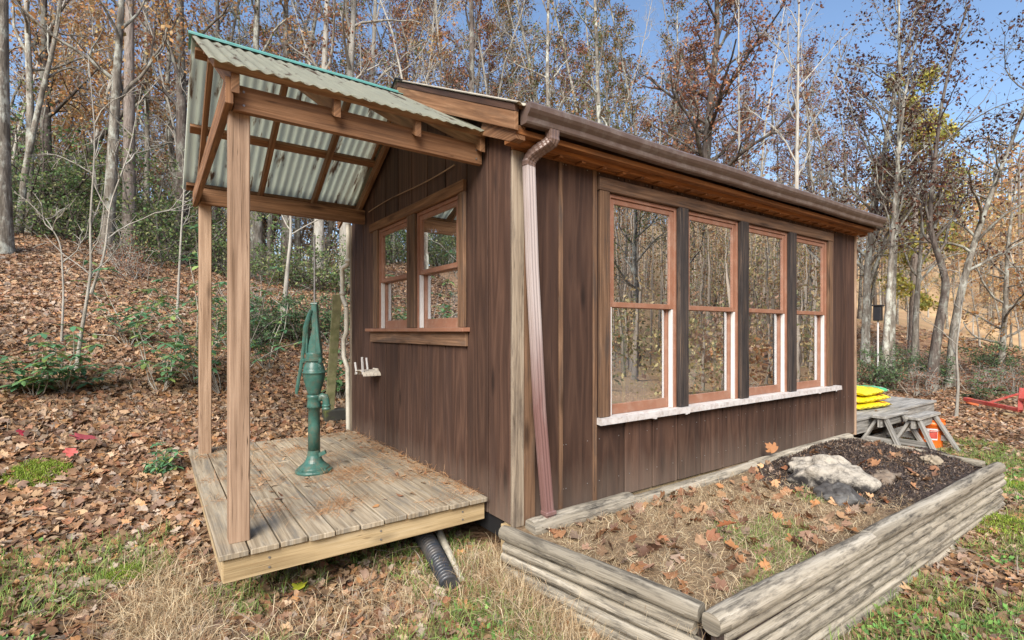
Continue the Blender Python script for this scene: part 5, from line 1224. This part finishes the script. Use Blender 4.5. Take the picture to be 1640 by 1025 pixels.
one_leaf(112, 726, 4.1, .10, (.60, .14, .12), 'light red leaf just below the crimson leaf', seed=7)
one_leaf(1165, 840, 3.0, .17, (.36, .13, .05), 'large rust brown oak leaf standing up in the raised bed', 'oak', seed=8, tilt=.8)
one_leaf(1234, 716, 4.78, .10, (.48, .22, .09), 'orange brown leaf propped against the timber at the cabin wall', 'maple', seed=9, tilt=.9)

# ------------------------------------------------------------------ grass, straw, needles
def blades(X_, Y_, Z_, L, wd, rg, pal, name, label, cat, up=.9, parent=None):
    n_ = len(X_); az = rg.uniform(0, 6.28, n_); el = np.clip(rg.normal(up, .4, n_), -.1, 1.5); L = L * rg.uniform(.5, 1.4, n_); 
    d = np.stack([np.cos(az) * np.cos(el), np.sin(az) * np.cos(el), np.sin(el)], -1); s_ = np.stack([-np.sin(az), np.cos(az), 0 * az], -1) + rg.normal(size=(n_, 3)) * .4
    s_ /= np.linalg.norm(s_, axis=1)[:, None]
    P = np.stack([X_, Y_, Z_], -1); bend = rg.uniform(.1, .6, n_)[:, None]; w_ = (wd * rg.uniform(.6, 1.4, n_))[:, None]; L = L[:, None]
    p1 = P + d * L * .5; d2 = d + np.array([0, 0, -1]) * bend + rg.normal(size=(n_, 3)) * .15; p2 = p1 + d2 * L * .35; p3 = p2 + (d2 + np.array([0, 0, -1]) * bend * .8) * L * .25
    V = np.stack([P - s_ * w_, P + s_ * w_, p1 + s_ * w_, p1 - s_ * w_, p2 + s_ * w_ * .7, p2 - s_ * w_ * .7, p3 + s_ * w_ * .1, p3 - s_ * w_ * .1], 1).reshape(-1, 3)
    q = np.array([[0, 1, 2, 3], [3, 2, 4, 5], [5, 4, 6, 7]]); Fq = (np.arange(n_)[:, None, None] * 8 + q[None]).reshape(-1, 4)
    c = np.repeat(np.clip(pal[rg.integers(0, len(pal), n_)] * rg.uniform(.7, 1.3, (n_, 1)), 0, 1), 3, 0)
    return tag(npmesh(name, V, Fq, c, M['leaf']), label, cat, kind='stuff')
GR = np.array([(.19, .30, .07), (.24, .37, .09), (.15, .24, .06), (.33, .40, .12)]); ST = np.array([(.56, .44, .27), (.64, .53, .34), (.46, .33, .19), (.68, .58, .40), (.40, .27, .16)])
rg = np.random.default_rng(33)
X_, Y_, d = region(150000, 1.3, 7.5, rg); k_ = free(X_, Y_) & (nz(X_, Y_, 2.4, 5) + .45 * nz(X_, Y_, 7, 6) + .25 * np.clip(.8 - Y_, 0, 1) + .3 * (X_ < -1.7) - .28 * (X_ > .5) > .10) & (Y_ < 1.7) ; X_, Y_ = X_[k_], Y_[k_]
blades(X_, Y_, H(X_, Y_) - .0, .10, .0017, rg, GR, 'grass', 'green grass growing up through the fallen leaves', 'grass')
X_, Y_, d = region(90000, 1.5, 5.5, rg); k_ = free(X_, Y_) & (nz(X_, Y_, 1.9, 7) > .0) & (Y_ < .9) & (rg.random(len(X_)) < .5); X_, Y_ = X_[k_], Y_[k_]
blades(X_, Y_, H(X_, Y_), .11, .0011, rg, ST, 'dry_grass', 'pale dead grass matted on the ground', 'dry grass', up=.35)
# straw banked up round the deck corner
n_ = 10000; X_ = np.concatenate([rg.normal(-1.80, .13, n_ * 7 // 10), rg.uniform(-1.7, .1, n_ * 3 // 10)]); Y_ = np.concatenate([rg.normal(.5, .40, n_ * 7 // 10), rg.normal(.02, .14, n_ * 3 // 10)])
blades(X_, Y_, H(X_, Y_) + .03 * rg.random(n_), .12, .0012, rg, ST, 'dry_grass', 'tangled straw coloured grass around the deck edge', 'dry grass', up=.5)
n_ = 5000; X_ = rg.normal(-.22, .10, n_) + .1 * rg.random(n_); Y_ = rg.uniform(-1.1, .1, n_); blades(X_, Y_, H(X_, Y_), .17, .0012, rg, ST, 'dry_grass', 'straw coloured grass against the short timber wall', 'dry grass', up=.7)
n_ = 34000; X_ = rg.uniform(.12, 3.1, n_); Y_ = rg.uniform(-1.27, -.14, n_); k_ = (rg.random(n_) < np.clip(1.15 - (X_ - 1.4) / 1.6, .15, 1) * np.clip(.65 + .6 * nz(X_, Y_, 4, 6), .1, 1)); X_, Y_ = X_[k_], Y_[k_]
blades(X_, Y_, bedz(X_, Y_) - .005, .085, .0010, rg, ST, 'bed_straw', 'dead grass matted over the near half of the raised bed', 'dry grass', up=.3)
n_ = 9000; X_ = rg.uniform(.12, 2.6, n_); Y_ = rg.uniform(-1.27, -.5, n_); k_ = nz(X_, Y_, 3.1, 2) > .35; X_, Y_ = X_[k_], Y_[k_]
blades(X_, Y_, bedz(X_, Y_) - .005, .05, .0014, rg, GR, 'bed_grass', 'thin green grass in the raised bed', 'grass', up=.8)
n_ = 5200; cx_ = rg.uniform(-1.5, -.1, 60); cy_ = rg.uniform(.3, 2.9, 60); ci = rg.integers(0, 60, n_); X_ = cx_[ci] + rg.normal(size=n_) * .09; Y_ = cy_[ci] + rg.normal(size=n_) * .05; X_[:1500] = -.03 - np.abs(rg.normal(0, .09, 1500)); Y_[:1500] = rg.uniform(.3, 2.9, 1500)
k_ = (X_ > -1.58) & (X_ < -.025) & (Y_ > .25) & (Y_ < 2.95); X_, Y_ = X_[k_], Y_[k_]
blades(X_, Y_, np.full(len(X_), .096), .09, .0008, rg, np.array([(.50, .27, .12), (.44, .22, .10), (.56, .36, .20)]), 'pine_needles', 'orange brown pine needles lying on the porch deck', 'pine needles', up=.03)
X_, Y_, d = region(5200, 1.5, 12, rg); k_ = free(X_, Y_); X_, Y_ = X_[k_], Y_[k_]
blades(X_, Y_, H(X_, Y_) + .03, .22, .0022, rg, np.array([(.30, .24, .18), (.20, .15, .11), (.42, .36, .29)]), 'fallen_twigs', 'thin dead twigs strewn over the fallen leaves', 'twigs', up=.12)
# ground cover: small round leaved weeds and moss
X_, Y_, d = region(42000, 1.3, 6.5, rg); k_ = free(X_, Y_) & (nz(X_, Y_, 2.9, 4) + .2 * np.clip(.6 - Y_, 0, 1) > .45) & (Y_ < 1.8); X_, Y_ = X_[k_], Y_[k_]
P_ = np.stack([X_, Y_, H(X_, Y_) + .03 * rg.random(len(X_)) + .01], -1); V, Fq, c = leaves(P_, .035, rg, np.array([(.12, .28, .07), (.17, .36, .09), (.24, .42, .10), (.09, .20, .06)]), tipdown=-.1)
tag(npmesh('ground_weeds', V, Fq, c, M['leaf']), 'small bright green weeds among the fallen leaves', 'weeds', kind='stuff')
for i, (px, d, w_, h_) in enumerate([(1615, 4.2, .35, .05), (1640, 5.2, .30, .05), (60, 4.0, .22, .04), (200, 3.0, .18, .04)]):
    x, y, z = gpos(px, d); n_ = 3500; a = rg.uniform(0, 6.28, n_); r = w_ * np.sqrt(rg.random(n_)); X_, Y_ = x + r * np.cos(a), y + r * np.sin(a)
    blades(X_, Y_, H(X_, Y_) + h_ * (1 - (r / w_) ** 2), .025, .0022, rg, np.array([(.24, .34, .04), (.32, .42, .06), (.18, .26, .04)]), 'moss', 'cushion of yellow green moss on the ground', 'moss', up=1.0)
# mulch chips
n_ = 16000; X_ = rg.uniform(2.5, 4.5, n_); Y_ = rg.uniform(-1.27, -.16, n_); zz = mulz(X_, Y_); k_ = zz > bedz(X_, Y_) + .005; X_, Y_, zz = X_[k_], Y_[k_], zz[k_]
V, Fq, c = leaves(np.stack([X_, Y_, zz + .004], -1), .028, rg, np.array([(.045, .034, .030), (.075, .056, .048), (.025, .02, .018), (.13, .095, .07), (.22, .17, .13), (.16, .10, .06)]), tipdown=0, shape='chip')
tag(npmesh('mulch_chips', V, Fq, c, M['dryleaf']), 'loose black bark chips on the mulch heap', 'mulch', kind='stuff')

# trees that nothing tells apart carry one group
_seen = {}
for o in bpy.data.objects:
    if o.parent is None and 'label' in o and 'group' in o: o['group'] = _seen.setdefault(o['label'], o['group'])
